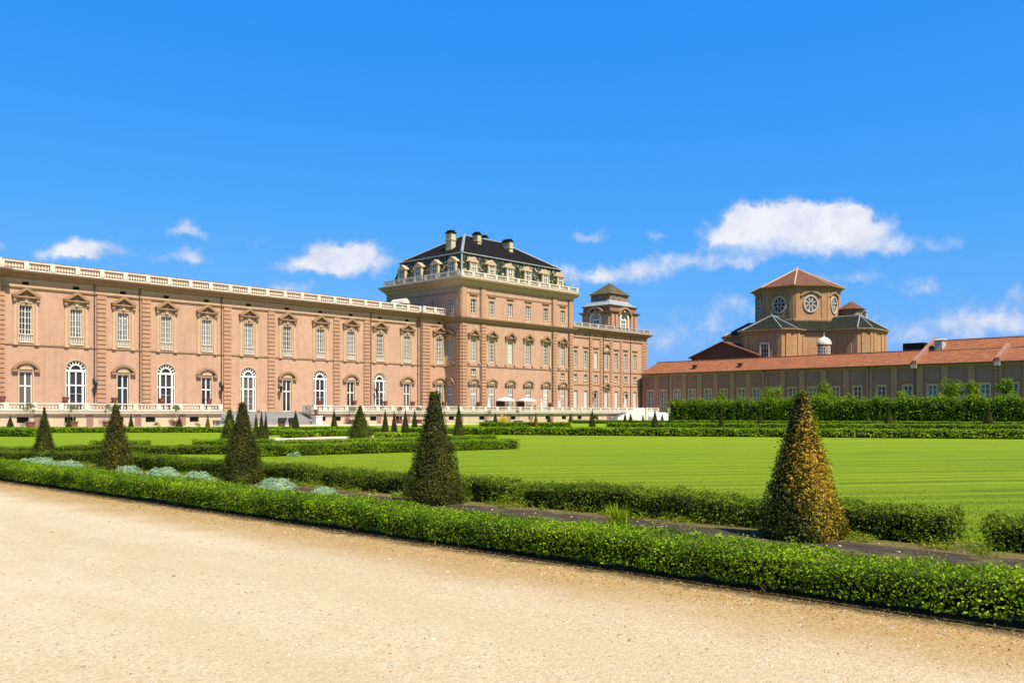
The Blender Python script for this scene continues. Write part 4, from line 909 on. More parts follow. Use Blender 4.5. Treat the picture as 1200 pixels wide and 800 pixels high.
# ------------------------------------------------------------------ church with octagonal drum
def build_church():
    cx, cy = 205.0, 99.0
    g = empty('octagonal_church', (cx, cy, 0), 0, 'brick church with octagonal drum, round spoked windows and tiled pyramid roof', 'church')
    zb, ze = 22.8, 31.0
    def octo(r, off=22.5): return [(r*math.cos(R(off+45*i)), r*math.sin(R(off+45*i))) for i in range(8)]
    Rr = 9.7; ap = Rr*math.cos(R(22.5)); side = 2*Rr*math.sin(R(22.5))
    b = MB(); b.prism(octo(Rr), 18, ze); b.build('drum', 'brick_yel', g)
    c = MB(); lo = octo(Rr)[::-1]
    c.sweep([(0,30.2),(.15,30.2),(.3,30.5),(.6,30.75),(1.05,30.85),(1.1,31.1),(0,31.1)], octo(Rr), True); c.sweep([(0,22.9),(.3,22.9),(.3,23.3),(.12,23.4),(0,23.4)], octo(Rr), True); c.build('cornice', 'tan', g)
    rf = MB(); P = octo(Rr+1.15)
    for i in range(8): j = (i+1) % 8; rf.face([(*P[i], 31.1), (*P[j], 31.1), (0, 0, 36.2)])
    r = rf.build('roof', 'tile_dark', g)
    h = MB()
    for p in P: h.tube((*p, 31.15), (0, 0, 36.25), .16, None, 5)
    h.lathe([(.25, 36.0), (.3, 36.4), (.05, 36.9)], 6); h.build('hip_ridge', 'cream', r)
    # oval spoked windows, hood moulds, corner strips
    def oculus():
        gl = MB(); el = [(1.45*math.cos(R(a)), 26.85+1.75*math.sin(R(a))) for a in range(0, 360, 18)]; gl.extrude_xz(el, -.03, .02)
        f = MB(); e1 = [(1.75*math.cos(R(a)), 26.85+2.05*math.sin(R(a))) for a in range(0, 361, 15)]; e2 = [(1.4*math.cos(R(a)), 26.85+1.68*math.sin(R(a))) for a in range(0, 361, 15)]
        f.band_xz(e1, e2, -.25, .02)
        e3 = [(.52*math.cos(R(a)), 26.85+.66*math.sin(R(a))) for a in range(0, 361, 20)]; e4 = [(.34*math.cos(R(a)), 26.85+.46*math.sin(R(a))) for a in range(0, 361, 20)]; f.band_xz(e3, e4, -.12, -.033)
        for a in range(0, 360, 45):
            p = Vector((math.cos(R(a+22.5))*.48, math.sin(R(a+22.5))*.6)); q = Vector((math.cos(R(a+22.5))*1.45, math.sin(R(a+22.5))*1.75)); n = (q-p).normalized(); n = Vector((-n.y, n.x))*.11
            f.extrude_xz([(v.x, 26.85+v.y) for v in (p-n, q-n*1.5, q+n*1.5, p+n)], -.1, -.035)
        hd = MB(); A = [(-2.5, 28.7), (-2.1, 29.35), (-1.0, 29.75), (0, 30.1), (1.0, 29.75), (2.1, 29.35), (2.5, 28.7)]; B = [(-1.9, 28.55), (-1.7, 28.95), (-.9, 29.3), (0, 29.6), (.9, 29.3), (1.7, 28.95), (1.9, 28.55)]; hd.band_xz(A, B, -.4, .02)
        return gl.mesh('pane', ['pane']), f.mesh('round_window', ['stone_dirty']), hd.mesh('hood_mould', ['tan'])
    gl, f, hd = oculus()
    strip = MB(); strip.box(-.5, .5, -.14, .02, 23.4, 30.2); sm = strip.mesh('corner_strip', ['brick_yel'])
    for i in range(8):
        a = 45*i; n = Vector((math.cos(R(a)), math.sin(R(a)))); rot = R(a+90)
        o = link('round_window', f, g, (n.x*ap, n.y*ap, 0), rot); link('pane', gl, o); link('hood_mould', hd, o)
        t = Vector((-n.y, n.x))
        for sg in (-1, 1): p = n*ap + t*sg*(side/2-.75); link('corner_strip', sm, g, (p.x, p.y, 0), rot)
    # four arms with chamfered ends and hipped dark roofs
    def arm(deg, L, zeave=20.6, zr=24.1):
        def mk():
            b = MB(); poly = [(6.6, -9), (6.6, -L+2.0), (4.6, -L), (-4.6, -L), (-6.6, -L+2.0), (-6.6, -9)][::-1]
            poly = [(-6.6, -9), (-6.6, -L+2.0), (-4.6, -L), (4.6, -L), (6.6, -L+2.0), (6.6, -9)]
            b.prism(poly, 0, zeave); e = .7
            r = MB(); E = [(-6.6-e, -4), (-6.6-e, -L+2.0-e*.4), (-4.6-e*.4, -L-e), (4.6+e*.4, -L-e), (6.6+e, -L+2.0-e*.4), (6.6+e, -4)]
            A = (0, -L+4.2, zr); K = (0, -4, zr); z = zeave
            r.face([(*E[0], z), (*E[1], z), A, K]); r.face([(*E[1], z), (*E[2], z), A]); r.face([(*E[2], z), (*E[3], z), A]); r.face([(*E[3], z), (*E[4], z), A]); r.face([(*E[4], z), (*E[5], z), K, A])
            r.face([(*p, z-.25) for p in E[::-1]], 1)
            for i in range(5): r.face([(*E[i], z-.25), (*E[i+1], z-.25), (*E[i+1], z), (*E[i], z)], 1)
            hp = MB()
            for i in (1, 2, 3, 4): hp.tube((*E[i], z+.04), (A[0], A[1], A[2]+.05), .13, None, 5)
            hp.tube(A, K, .13, None, 5); hp.tube(A, (A[0], A[1], A[2]+1.1), .07, .02, 5)
            s = MB(); s.sweep([(0,19.6),(.12,19.6),(.3,20.0),(.35,20.35),(0,20.35)], poly[::1])
            for x in (-4.1, 4.1): s.box(x-.5, x+.5, -L-.16, -L+.02, 0, 19.6, 1)
            return b.mesh('arm', ['brick_yel']), r.mesh('roof', ['green_slate', 'tan']), hp.mesh('hip_ridge', ['lead']), s.mesh('cornice', ['tan', 'brick_yel'])
        b, r, hp, s = mk(); o = link('arm', b, g, (0, 0, 0), R(deg)); rr = link('roof', r, o); link('hip_ridge', hp, o); link('cornice', s, o); return o
    arms = [arm(-90, 17.0), arm(0, 19.3), arm(90, 17.0), arm(180, 17.0)]
    w = window_plain(g, (-17.36, -.6, 0), R(-90), 1.9, 14.2, 17.4, 3, 3, 'pane', 0, False, 'stone', 'arm_window', .25)
    # pilaster strips on the chamfers and core between the arms
    core = MB(); core.prism(octo(13.2), 0, 20.2); core.build('core', 'brick_yel', g)
    cr = MB(); P0, P1 = octo(14.0), octo(9.9)
    for i in range(8): j = (i+1) % 8; cr.face([(*P0[i], 20.25), (*P0[j], 20.25), (*P1[j], 22.9), (*P1[i], 22.9)])
    cr.build('core_roof', 'green_slate', g)
    stp = MB(); stp.box(-.55, .55, -.2, .02, 0, 19.6); st = stp.mesh('corner_strip', ['brick_yel'])
    for (x, y, a) in ((-16.0, -5.6, -45), (-13.2, -6.6, 0), (-10.6, -6.6, 0), (-6.6, -12.0, -90), (-6.6, -15.4, -90), (-5.6, -18.3, -45), (2.0, -19.3, 0), (-2.2, -19.3, 0)):
        link('corner_strip', st, g, (x, y, 0), R(a))
    # small white-domed turret in the angle
    tq = empty('domed_turret', (cx-12.1, cy-12.1, 0)); tq.parent = g; tq.location = (-12.1, -12.1, 0)
    tb = MB(); tb.lathe([(1.35, 10), (1.35, 16.6), (1.55, 16.7), (1.55, 16.9), (1.2, 16.95)], 10); tb.build('turret_wall', 'brick_yel', tq)
    td = MB(); td.lathe([(1.62, 16.9), (1.55, 17.4), (1.25, 17.95), (.75, 18.35), (.2, 18.55), (.06, 18.9), (.05, 19.6)], 14); td.build('dome', 'stone', tq)
    for a in (200, 250, 155):
        o = MB(); o.box(-.42, .42, -1.42, -1.3, 14.2, 16.4); k = o.build('turret_window', 'white', tq, (0,0,0), R(a+90)); pp = MB()
        for r_ in range(3):
            for s_ in (-1, 1): pp.box(s_*.2-.14, s_*.2+.14, -1.44, -1.423, 14.4+r_*.66, 14.95+r_*.66)
        pp.build('pane', 'pane', k)
    # little octagonal lantern with red roof behind the right arm
    ln = MB(); ln.prism(octo(2.7, 0), 20, 26.0); l = ln.build('lantern', 'brick_old', g, (5.0, -11.0, 0))
    lr = MB(); P = octo(3.3, 0)
    for i in range(8): j = (i+1) % 8; lr.face([(*P[i], 26.0), (*P[j], 26.0), (0, 0, 28.1)])
    lr.face([(*p, 25.99) for p in P[::-1]]); lr.build('lantern_roof', 'tile_dark', l)
    sm2 = MB(); sm2.box(-.4,.4,-.4,.4,22.5,25.0); sm2.box(-.55,.55,-.55,.55,25.0,25.25); sm2.build('chimney', 'stone_dirty', g, (3.2, -15.0, 0))
    return g
build_church()

# ================================================================== GARDEN GROUND (sheets 4 mm apart)
def sheet(name, poly, z, mat, res=None):
    mb = MB(); mb.face([(x, y, z) for x, y in poly]); return tag(mb.build(name, mat), kind='structure')
sheet('ground', [(-900,-900),(1500,-900),(1500,1500),(-900,1500)], 0.0, 'lawn')
sheet('garden_soil', [(7.1,-14),(12.45,-14),(12.45,60),(7.1,60)], .008, 'soil')
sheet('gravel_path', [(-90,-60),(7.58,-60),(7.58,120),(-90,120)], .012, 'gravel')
fab = MB()
prev = None
for i in range(121):
    t = -14 + 74*i/120; a = 10.45 + .10*math.sin(t*.9) + .06*math.sin(t*2.7+1); b = 11.42 + .09*math.sin(t*.7+2) + .05*math.sin(t*3.3)
    if prev: fab.face([(prev[0], prev[2], .016), (prev[1], prev[2], .016), (b, t, .016), (a, t, .016)])
    prev = (a, b, t)
tag(fab.build('weed_fabric', 'fabric'), kind='structure')
sheet('forecourt', [(-60,101.5),(108,101.5),(108,118.05),(-60,118.05)], .006, 'gravel_far')
def H0G(px, py, h=0.0):
    """garden point seen at a pixel of the photograph: used to survey positions on the flat ground"""
    Y = (EYE-h)*1065/(py-484.7); u = (px-600)/1065
    return (Y*(math.cos(HEAD)+math.sin(HEAD)*u), Y*(math.sin(HEAD)-math.cos(HEAD)*u))
circle = [(36.6+9.2*math.cos(R(a)), 47.4+7.2*math.sin(R(a))) for a in range(0, 360, 10)]
sheet('gravel_circle', circle, .010, 'gravel_far')
sheet('garden_walk', [H0G(660,503.0), H0G(745,503.0), H0G(745,501.9), H0G(660,501.9)], .010, 'gravel_far')

# ------------------------------------------------------------------ clipped hedges
def hedge(name, p0, p1, w, h, dens, leaf, mats, label, group=None, gaps=(), rough=.05, under=.07, seed=1, cat='hedge', fuzz=.03, wave=.03, stems=0, top_boost=1.0, jit=.75, taper=None):
    """clipped hedge from p0 to p1 (local x along it): dark twiggy core plus separate leaves over an uneven surface"""
    rng = np.random.default_rng(seed)
    p0, p1 = Vector(p0), Vector(p1); L = (p1-p0).length; rot = math.atan2(p1.y-p0.y, p1.x-p0.x)
    def low(x, k): return (np.sin(x*1.3+k) + .7*np.sin(x*3.1+2*k+seed) + .6*np.sin(x*7.3+k*3) + .5*np.sin(x*13.7+k+seed))/2.8
    def open_(x):
        m = np.ones_like(x)
        for (a, b) in gaps: m *= 1-np.clip((1-np.abs((x-(a+b)/2)/((b-a)/2))**6)*1.6, 0, 1)
        return m
    n_top, n_side = int(L*w*dens*top_boost), int(L*h*dens*(.8 if stems else 1))
    Ps, Ns = [], []
    x = rng.uniform(0, L, n_top); y = rng.uniform(-w/2, w/2, n_top); hh = h*(1+wave*2.2*low(x, 1)+wave*1.4*low(x+y*5, 4)); edge = np.clip((np.abs(y)/(w/2)-.72)/.28, 0, 1)
    z = hh - edge**2*.22*h - np.abs(rng.normal(0, fuzz, n_top))*rng.choice([1,-.45], n_top, p=[.82,.18])
    Ps.append(np.stack([x, y*(1+.04*low(x, 2)), z], 1)); Ns.append(np.stack([np.zeros(n_top), np.sign(y)*edge*.7, np.ones(n_top)], 1))
    for sg in (-1, 1):
        x = rng.uniform(0, L, n_side); z = np.clip(rng.uniform(under, 1, n_side) + (.16*np.sin(x*5.1+sg)+.12*np.sin(x*13.3)+.10*np.sin(x*2.3+1)-.05 if under > .2 else 0)*rng.uniform(0, 1, n_side)**2, .04, 1)*h
        y = sg*(w/2*(1+.5*wave*2.5*low(x, 3+sg)+.10*low(x*1.7+z*9, 6)) - .25*w*np.clip(1-z/(h*.3), 0, 1)**1.5*.5 - np.clip(z/h-.8, 0, 1)*.25*w*.5 - np.abs(rng.normal(0, fuzz, n_side)))
        Ps.append(np.stack([x, y, z*(1+wave*1.5*low(x, 1))], 1)); Ns.append(np.stack([np.zeros(n_side), np.full(n_side, sg*1.0), np.full(n_side, .35)], 1))
    for xe, sg in ((0, -1), (L, 1)):
        n = max(6, int(w*h*dens)); z = rng.uniform(under, 1, n)*h; y = rng.uniform(-w/2, w/2, n)
        Ps.append(np.stack([np.full(n, xe)+rng.normal(0, fuzz, n), y, z], 1)); Ns.append(np.stack([np.full(n, float(sg)), np.zeros(n), np.full(n, .3)], 1))
    P, Nn = np.concatenate(Ps), np.concatenate(Ns)
    tp = (lambda q: 1-taper[2]*np.clip((taper[1]-q)/(taper[1]-taper[0]), 0, 1)) if taper else (lambda q: 1+0*q)
    P[:, 2] *= tp(P[:, 0])
    if gaps:
        o = open_(P[:, 0]); keep = rng.uniform(0, 1, len(P)) < o*1.0 + .0; P[:, 2] *= .6+.4*o; P, Nn = P[keep], Nn[keep]
    V, F = leaf_quads(P, Nn, leaf, .6, jit, rng=rng)
    # core
    ns = max(2, int(L/(.2 if gaps else .5))); xs = np.linspace(.06, L-.06, ns+1); CV, CF = [], []
    for i, xx in enumerate(xs):
        o = float(np.min(open_(np.linspace(xx-.1, xx+.1, 5)))); hh = h*(1+wave*2.2*float(low(np.array([xx]), 1)[0]))-fuzz*2-.05*h
        hh = float(max(.02, hh*o if o > .4 else .02)*tp(np.float64(xx))); ww = (w/2-fuzz-.05*w)*(1 if o > .4 else .05)
        lo = 0.0 if under < .2 else hh*.24; CV += [(xx, -ww*(.5 if under < .2 else .3), lo), (xx, -ww*.84, hh*.6), (xx, -ww*.78, hh), (xx, ww*.78, hh), (xx, ww*.88, hh*.6), (xx, ww*.3, lo)]
    for i in range(ns):
        for a in range(5): CF.append((i*6+a, i*6+6+a, i*6+7+a, i*6+a+1))
    CF += [(0, 1, 2, 5), (2, 3, 4, 5)]; k = ns*6; CF += [(k, k+5, k+2, k+1), (k+2, k+5, k+4, k+3)]
    CV, CF = np.array(CV), np.array(CF)
    mi = np.concatenate([np.zeros(len(F)), np.ones(len(CF))])
    me = np_mesh(name, np.concatenate([V, CV]), np.concatenate([F, CF+len(V)]), mi, mats)
    o = link(name, me, None, (p0.x, p0.y, 0), rot); tag(o, label, cat, group)
    if stems:
        sb = MB()
        for i in range(stems):
            xx = rng.uniform(.2, L-.2); yy = rng.uniform(-.1, .1)+w*.3*rng.choice([-1, 1])
            for q in range(2): sb.tube((xx, yy, 0), (xx+rng.uniform(-.12, .12), yy+rng.uniform(-.08, .05), rng.uniform(.10, .2)), rng.uniform(.004, .008), .003, 4)
        tag(sb.build('stem', 'bark', o), kind='stuff')
    return o
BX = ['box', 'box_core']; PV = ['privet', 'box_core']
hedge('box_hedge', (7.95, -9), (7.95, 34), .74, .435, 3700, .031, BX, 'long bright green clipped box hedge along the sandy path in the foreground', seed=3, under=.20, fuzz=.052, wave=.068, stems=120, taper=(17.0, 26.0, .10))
for t0, t1, sd_, lab in ((-10.0, 3.35, 5, 'gappy dark low hedge at the right picture edge, beyond the nearest gap'), (3.75, 11.0, 51, 'longest gappy dark low hedge, passing behind the rusty foreground cone'), (11.4, 12.35, 52, 'short piece of dark low hedge between two gaps right of the centre cone'),
                     (12.75, 17.15, 53, 'dark low hedge behind the centre foreground cone'), (17.65, 20.4, 54, 'short dark low hedge just right of the third foreground cone from the right'), (20.65, 28.4, 55, 'dark low hedge behind the row of silvery bushes, left of third foreground cone')):
    hedge('patchy_hedge', (12.15, t0), (12.15, t1), .58, .43, 2000, .040, PV, lab, 'patchy low hedge pieces between the bed and the lawn', seed=sd_, wave=.10, fuzz=.05, jit=.5)
hedge('low_hedge', (13.3, 29.2), (10.4, 33.6), .6, .42, 1500, .038, PV, 'short stretch of low hedge just behind the two leftmost foreground cones', seed=8, wave=.07, fuzz=.04)
hedge('axis_hedge', (18.2, 31.2), (31.4, 29.3), .75, .47, 1100, .05, BX, 'low green hedge between round gravel clearing and right lawn, ending in the grass', seed=9, wave=.05, fuzz=.03)
hedge('low_hedge', (18.3, 36.0), (12.4, 41.6), .55, .30, 900, .05, BX, 'thin low hedge strip along the near edge of the left lawn', seed=10, wave=.06)
hedge('low_hedge', (19.5, 33.6), (14.6, 38.6), .6, .36, 1000, .05, PV, 'middle row of three short low hedges left of the shaggy foreground cone', seed=12, wave=.08)
hedge('low_hedge', (20.9, 40.2), (24.4, 38.9), .7, .42, 900, .06, BX, 'short hedge block at the near right corner of the left lawn', seed=13)
hedge('low_hedge', (17.9, 44.4), (20.0, 42.8), .6, .36, 900, .06, BX, 'very short hedge stub in the near edge of the left lawn', seed=14)
hedge('low_hedge', (23.0, 36.4), (38.0, 37.2), .8, .42, 700, .06, BX, 'low hedge curving along the front of the round gravel clearing', seed=15)
hedge('far_hedge', (26.6, 86.2), (41.5, 73.6), .9, .5, 260, .11, BX, 'straight thin hedge at the far side of the left lawn before the terrace', jit=.38, seed=16)
hedge('far_hedge', (22.0, 74.8), (24.2, 69.6), 1.2, .62, 400, .10, BX, 'thick hedge block at the left border of the picture on the left lawn', jit=.38, seed=17)
hedge('far_hedge', H0G(300,505.3), H0G(440,505.6), .9, .45, 260, .11, BX, 'hedge behind round gravel clearing below the grand steps', jit=.38, seed=18)
hedge('far_hedge', H0G(312,510.0), H0G(346,508.5), .9, .45, 300, .10, BX, 'small hedge piece between triple cone group and cone below the steps', jit=.38, seed=19)
hedge('far_hedge', H0G(333,513.2), H0G(400,510.6), .9, .5, 300, .10, BX, 'left half of the hedge bending round the back of the gravel clearing', jit=.38, seed=20)
hedge('far_hedge', H0G(400,510.6), H0G(446,508.3), .9, .5, 300, .10, PV, 'right half of the hedge bending round the back of the gravel clearing', jit=.38, seed=20)
hedge('far_hedge', H0G(440,513.5), H0G(505,513.5), 1.6, .40, 360, .10, BX, 'hedge at the foot of the three dark cones in a row', jit=.38, seed=21)
hedge('far_hedge', H0G(478,507.0), H0G(560,508.5), 1.4, .45, 300, .11, BX, 'hedge right of the three cones, running towards the silvery tuft', jit=.38, seed=22)
hedge('far_hedge', H0G(540,508.8), H0G(1300,515.2), 1.1, .62, 190, .12, BX, 'long dark hedge closing the far edge of the right lawn', jit=.38, seed=23)
hedge('far_hedge', H0G(563,500.8), H0G(668,501.3), 1.1, .66, 170, .13, BX, 'second hedge row below the café terrace, left part up to the walk', jit=.38, seed=24)
hedge('far_hedge', H0G(712,501.9), H0G(1330,506.5), 1.1, .66, 150, .13, BX, 'second hedge row across the right, behind the long dark hedge', jit=.38, seed=25)
hedge('far_hedge', H0G(672,495.9), H0G(1300,500.2), 1.2, .6, 110, .15, BX, 'third and farthest low hedge row in front of the tall leafy hedge', jit=.38, seed=26)
# tall leafy screen before the long range
hedge('tall_hedge', (147.5, 96.5), (147.5, 18.0), 2.6, 4.0, 30, .36, ['tree', 'box_core'], 'tall leafy green hedge screening the foot of the long red-roofed range', seed=30, wave=.095, fuzz=.36, jit=.45, under=.03, top_boost=2.2)

# ------------------------------------------------------------------ clipped yew cones
def cone_mesh(r, h, n, leaf, seed, brown=0.0, green=False, top=.10, power=1.05, notch=0.0, core_s=.86):
    rng = np.random.default_rng(seed)
    u = 1-np.sqrt(rng.uniform(0, 1, n)); u = np.clip(u*1.02, 0, 1); th = rng.uniform(0, 2*math.pi, n)
    sq = 1/(np.abs(np.cos(th))**5.0+np.abs(np.sin(th))**5.0)**(1/5.0)          # four softly rounded faces
    prof = top + (1-top)*(1-u)**power
    lump = 1+.018*np.sin(u*h*9+seed)+.03*np.sin(th*5+u*14+seed)+.03*np.sin(th*11-u*23)
    rad = r*prof*sq*.93*lump - np.abs(rng.normal(0, .035, n))*rng.choice([1, -.7], n, p=[.7, .3])
    rad = np.where(u < .05, rad*.93, rad)
    P = np.stack([rad*np.cos(th), rad*np.sin(th), .03+u*(h-.03)+rng.normal(0, .012, n)], 1)
    Nn = np.stack([np.cos(th), np.sin(th), np.full(n, .45)], 1)
    k = int(n*.05); tp = np.stack([rng.normal(0, top*r*.55, k), rng.normal(0, top*r*.55, k), h+rng.normal(-.01, .035, k)], 1); P = np.concatenate([P, tp]); Nn = np.concatenate([Nn, np.tile([0, 0, 1.0], (k, 1))])
    V, F = leaf_quads(P, Nn, leaf, .42, .7, .4, rng)
    mi = np.zeros(len(F))
    if brown > 0:
        # dead, rusty foliage in patches, weighted so the sunlit -Y face is painted golden
        side = -Nn[:, 1]; pt = np.sin(P[:, 2]*3.1+seed)+np.sin(P[:, 0]*4.2+1)+np.sin(P[:, 1]*5+P[:, 2]*2)
        pr = np.clip(brown*(.16+.80*side+.22*pt), 0, 1); mi = np.where(rng.uniform(0, 1, len(F)) < pr, 1, 0)
    CV, CF = [], []
    for z in (0.0, .25, .5, .75, .97):
        for a in range(12):
            t = 2*math.pi*a/12; q = 1/(abs(math.cos(t))**3.2+abs(math.sin(t))**3.2)**(1/3.2); rr = r*(top+(1-top)*(1-z)**power)*q*core_s
            CV.append((rr*math.cos(t), rr*math.sin(t), z*h))
    for j in range(4):
        for a in range(12): b = (a+1) % 12; CF.append((j*12+a, j*12+b, j*12+12+b, j*12+12+a))
    for a in (0, 2, 4, 6, 8): CF.append((48, 48+a+1, 48+a+2, 48+(a+3) % 12))
    CV, CF = np.array(CV), np.array(CF)
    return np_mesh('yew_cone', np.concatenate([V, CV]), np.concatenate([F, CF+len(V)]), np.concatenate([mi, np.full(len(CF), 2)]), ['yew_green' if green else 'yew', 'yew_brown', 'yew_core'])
def cone(me, x, y, label, group, rz=0.0, s=1.0):
    o = link('yew_cone', me, None, (x, y, 0), rz); o.scale = (s, s, s) if not isinstance(s, tuple) else s; return tag(o, label, 'topiary cone', group)
GF = 'clipped cones along the foreground hedge'
cone(cone_mesh(.53, 1.88, 21000, .042, 11, .85, False, .13, 1.0), 11.35, 5.42, 'rusty brown and olive yew cone, the nearest and rightmost in the foreground', GF, R(-6))
cone(cone_mesh(.53, 2.0, 19000, .042, 12, .0, False, .17, 1.08), 11.18, 12.45, 'dark shaggy-topped yew cone in the foreground centre before the lawn', GF, R(8))
cone(cone_mesh(.49, 1.86, 16000, .042, 13, .0, False, .15, .95), 11.3, 19.35, 'dark yew cone between silvery bushes, third from the right in the foreground row', GF, R(3))
cone(cone_mesh(.49, 1.86, 15000, .044, 14, .12, False, .13, .95), 11.34, 26.4, 'olive yew cone with a rusty right edge, second from the left in foreground row', GF)
cone(cone_mesh(.38, 1.80, 12000, .044, 15, .0, False, .07, .95), 11.5, 32.35, 'smallest-looking dark yew cone at the left end of the foreground row', GF, R(5))
FC = [('a', .5, 1.8, 2600, .075, 21, .0, False, .08, 1.0), ('b', .5, 1.8, 2600, .075, 22, .0, True, .10, 1.0), ('c', .5, 1.8, 2600, .075, 23, 1.6, False, .08, 1.0)]
CM = {k[0]: cone_mesh(*k[1:]) for k in FC}
shag = cone_mesh(.5, 1.8, 4200, .08, 25, .0, True, .16, .85); big = cone_mesh(.70, 2.05, 7000, .075, 26, .05, True, .10, .9)
GC = 'clipped cones across the far garden'
for (px, py, tp, hw, k, lab) in [
    (12, 503, 487.5, 5.5, 'a', 'small dark cone nearest the left edge, before the terrace wall'),
    (80.5, 502, 485, 4, 'a', 'narrow dark cone before the terrace, second from the left'),
    (153.5, 501, 484, 3.5, 'a', 'narrow dark cone before the terrace, right of the olive foreground cone'),
    (210, 501, 488, 5, 'a', 'squat dark cone under a potted tree before the terrace'),
    (243.5, 502, 486, 3.5, 'c', 'small orange-brown cone at the terrace end beside the grand steps'),
    (300, 517, 486, 5.2, 'b', 'left cone of a tight group of three beside the dark foreground cone'),
    (306.5, 517, 483, 5.2, 'b', 'tallest middle cone of a tight group of three left of the steps'),
    (311.5, 516.5, 483.5, 4.2, 'a', 'right slim cone of a tight group of three left of the steps'),
    (346.5, 507, 482, 6.5, 'a', 'dark cone standing before the grand steps beside the sign boards'),
    (391.5, 504, 480, 5, 'a', 'slim dark cone just right of the grand steps'),
    (451.5, 512.5, 481, 6.2, 'a', 'blunt-topped cone, left of three in a row right of the broad cone'),
    (462, 513, 482.5, 5.5, 'a', 'middle cone of three in a row before the terrace'),
    (475, 513.5, 482, 7, 'a', 'pointed right cone of three in a row before the terrace'),
    (486, 504.5, 480, 4.5, 'a', 'slim cone further back, right behind three in a row'),
    (537.5, 515, 476.5, 8.5, 'b', 'dark green pointed cone below the pavilion corner, on the lawn edge'),
    (580.5, 497, 484, 4, 'a', 'dark cone beside the yellow flowers'),
    (628, 503.5, 484, 4.5, 'c', 'rusty brown cone below the café parasols'),
    (643.5, 495, 485, 3.2, 'b', 'small dark cone against the terrace wall, right of the rusty one'),
    (668.5, 495, 484.5, 3.2, 'b', 'small dark cone against the terrace wall below the pavilion right corner'),
    (694, 503.5, 480, 5, 'a', 'taller dark cone before the end wing, left of the side stair'),
    (700, 494.5, 485.5, 2, 'b', 'tiny cone behind the taller dark cone before the end wing'),
    (732.5, 497, 484, 3.2, 'b', 'left one of the two dark cones before the marble side stair'),
    (739, 497.5, 485, 4.2, 'b', 'right one of the two dark cones before the marble side stair'),
    (753.5, 494.3, 485.5, 2, 'c', 'tiny reddish cone just right of the side stair flight'),
    (767.5, 503.5, 481, 5, 'a', 'dark cone standing before the stair pedestals, left of tall hedge'),
    (776, 496, 485, 2.6, 'b', 'small cone close to the left end of the tall hedge'),
    (785, 497, 484, 2.6, 'b', 'small cone touching the left end of the tall hedge'),
    (801.5, 496.5, 483, 3, 'a', 'slim cone before the tall hedge near its left end'),
    (836, 498, 485, 3.5, 'b', 'stubby cone in front of the tall hedge, left of a taller one'),
    (845, 503.5, 480, 3.8, 'a', 'tall slim cone rising from second hedge row left of the rusty foreground cone'),
    (890.5, 498, 481, 3.2, 'a', 'slim cone just left of the rusty foreground cone, before tall hedge'),
    (952, 497, 483, 3, 'a', 'slim cone half hidden right of the rusty foreground cone'),
    (1016, 497, 482, 4.5, 'b', 'cone in third hedge row, left of the taller cone below right church arm'),
    (1041, 503.8, 477, 6.2, 'b', 'tall cone with lit right side in the second hedge row'),
    (1049, 497.3, 480, 2.4, 'b', 'small cone right behind the tall one with lit right side'),
    (1063, 497.3, 481, 2.2, 'b', 'faint small cone against tall hedge, between two larger ones'),
    (1083, 497, 480, 4.5, 'a', 'dark broad cone before the tall hedge, midway to the right edge'),
    (1158, 503.8, 474, 7.2, 'a', 'largest dark cone in the second hedge row at the far right'),
    (1166, 497, 473, 4.2, 'b', 'cone with a pale lit edge right behind the largest dark one')]:
    x, y = H0G(px, py); Y = EYE*1065/(py-484.7); h = EYE+(484.7-tp)*Y/1065; r = hw*Y/1065
    cone(CM[k], x, y, lab, GC, random.uniform(-.3, .3), (r/.5*(.9 if px < 750 else 1.05), r/.5*(.9 if px < 750 else 1.05), h/1.8))
x, y = H0G(269, 524); cone(shag, x, y, 'shaggy green cone peeping out left of the dark foreground cone', GC, .2, (.95, .95, 1.0))
x, y = H0G(422, 518.8); cone(big, x, y, 'broad dark green cone beside the round gravel clearing', GC, .2, 1.0)
# ------------------------------------------------------------------ bushes, weeds, trees
def blob_leaves(n, rx, ry, rz, leaf, seed, shell=.35, clumps=9, up=.4, aspect=.55, jit=.8):
    """leaf clumps spread through an uneven crown volume, centred on the origin"""
    rng = np.random.default_rng(seed)
    C = rng.normal(0, 1, (clumps, 3)); C /= np.linalg.norm(C, axis=1, keepdims=True); C *= rng.uniform(.35, .72, (clumps, 1)); S = rng.uniform(.3, .52, clumps)
    k = rng.integers(0, clumps, n); D = rng.normal(0, 1, (n, 3)); D /= np.linalg.norm(D, axis=1, keepdims=True)
    P = C[k] + D*(S[k][:, None])*(1-np.abs(rng.normal(0, shell, (n, 1))))
    Nn = D + np.array([0, 0, up]); P = P*np.array([rx, ry, rz])
    return leaf_quads(P, Nn, leaf, aspect, jit, rng=rng)
def bush(name, x, y, rx, rz, n, leaf, mat, seed, label, cat, group=None, z=None, kind=None):
    V, F = blob_leaves(n, rx, rx, rz, leaf, seed); V[:, 2] += (rz*.62 if z is None else z); V[:, 2] = np.maximum(V[:, 2], .01)
    o = link(name, np_mesh(name, V, F, np.zeros(len(F)), [mat]), None, (x, y, 0), seed*.7); return tag(o, label, cat, group, kind)

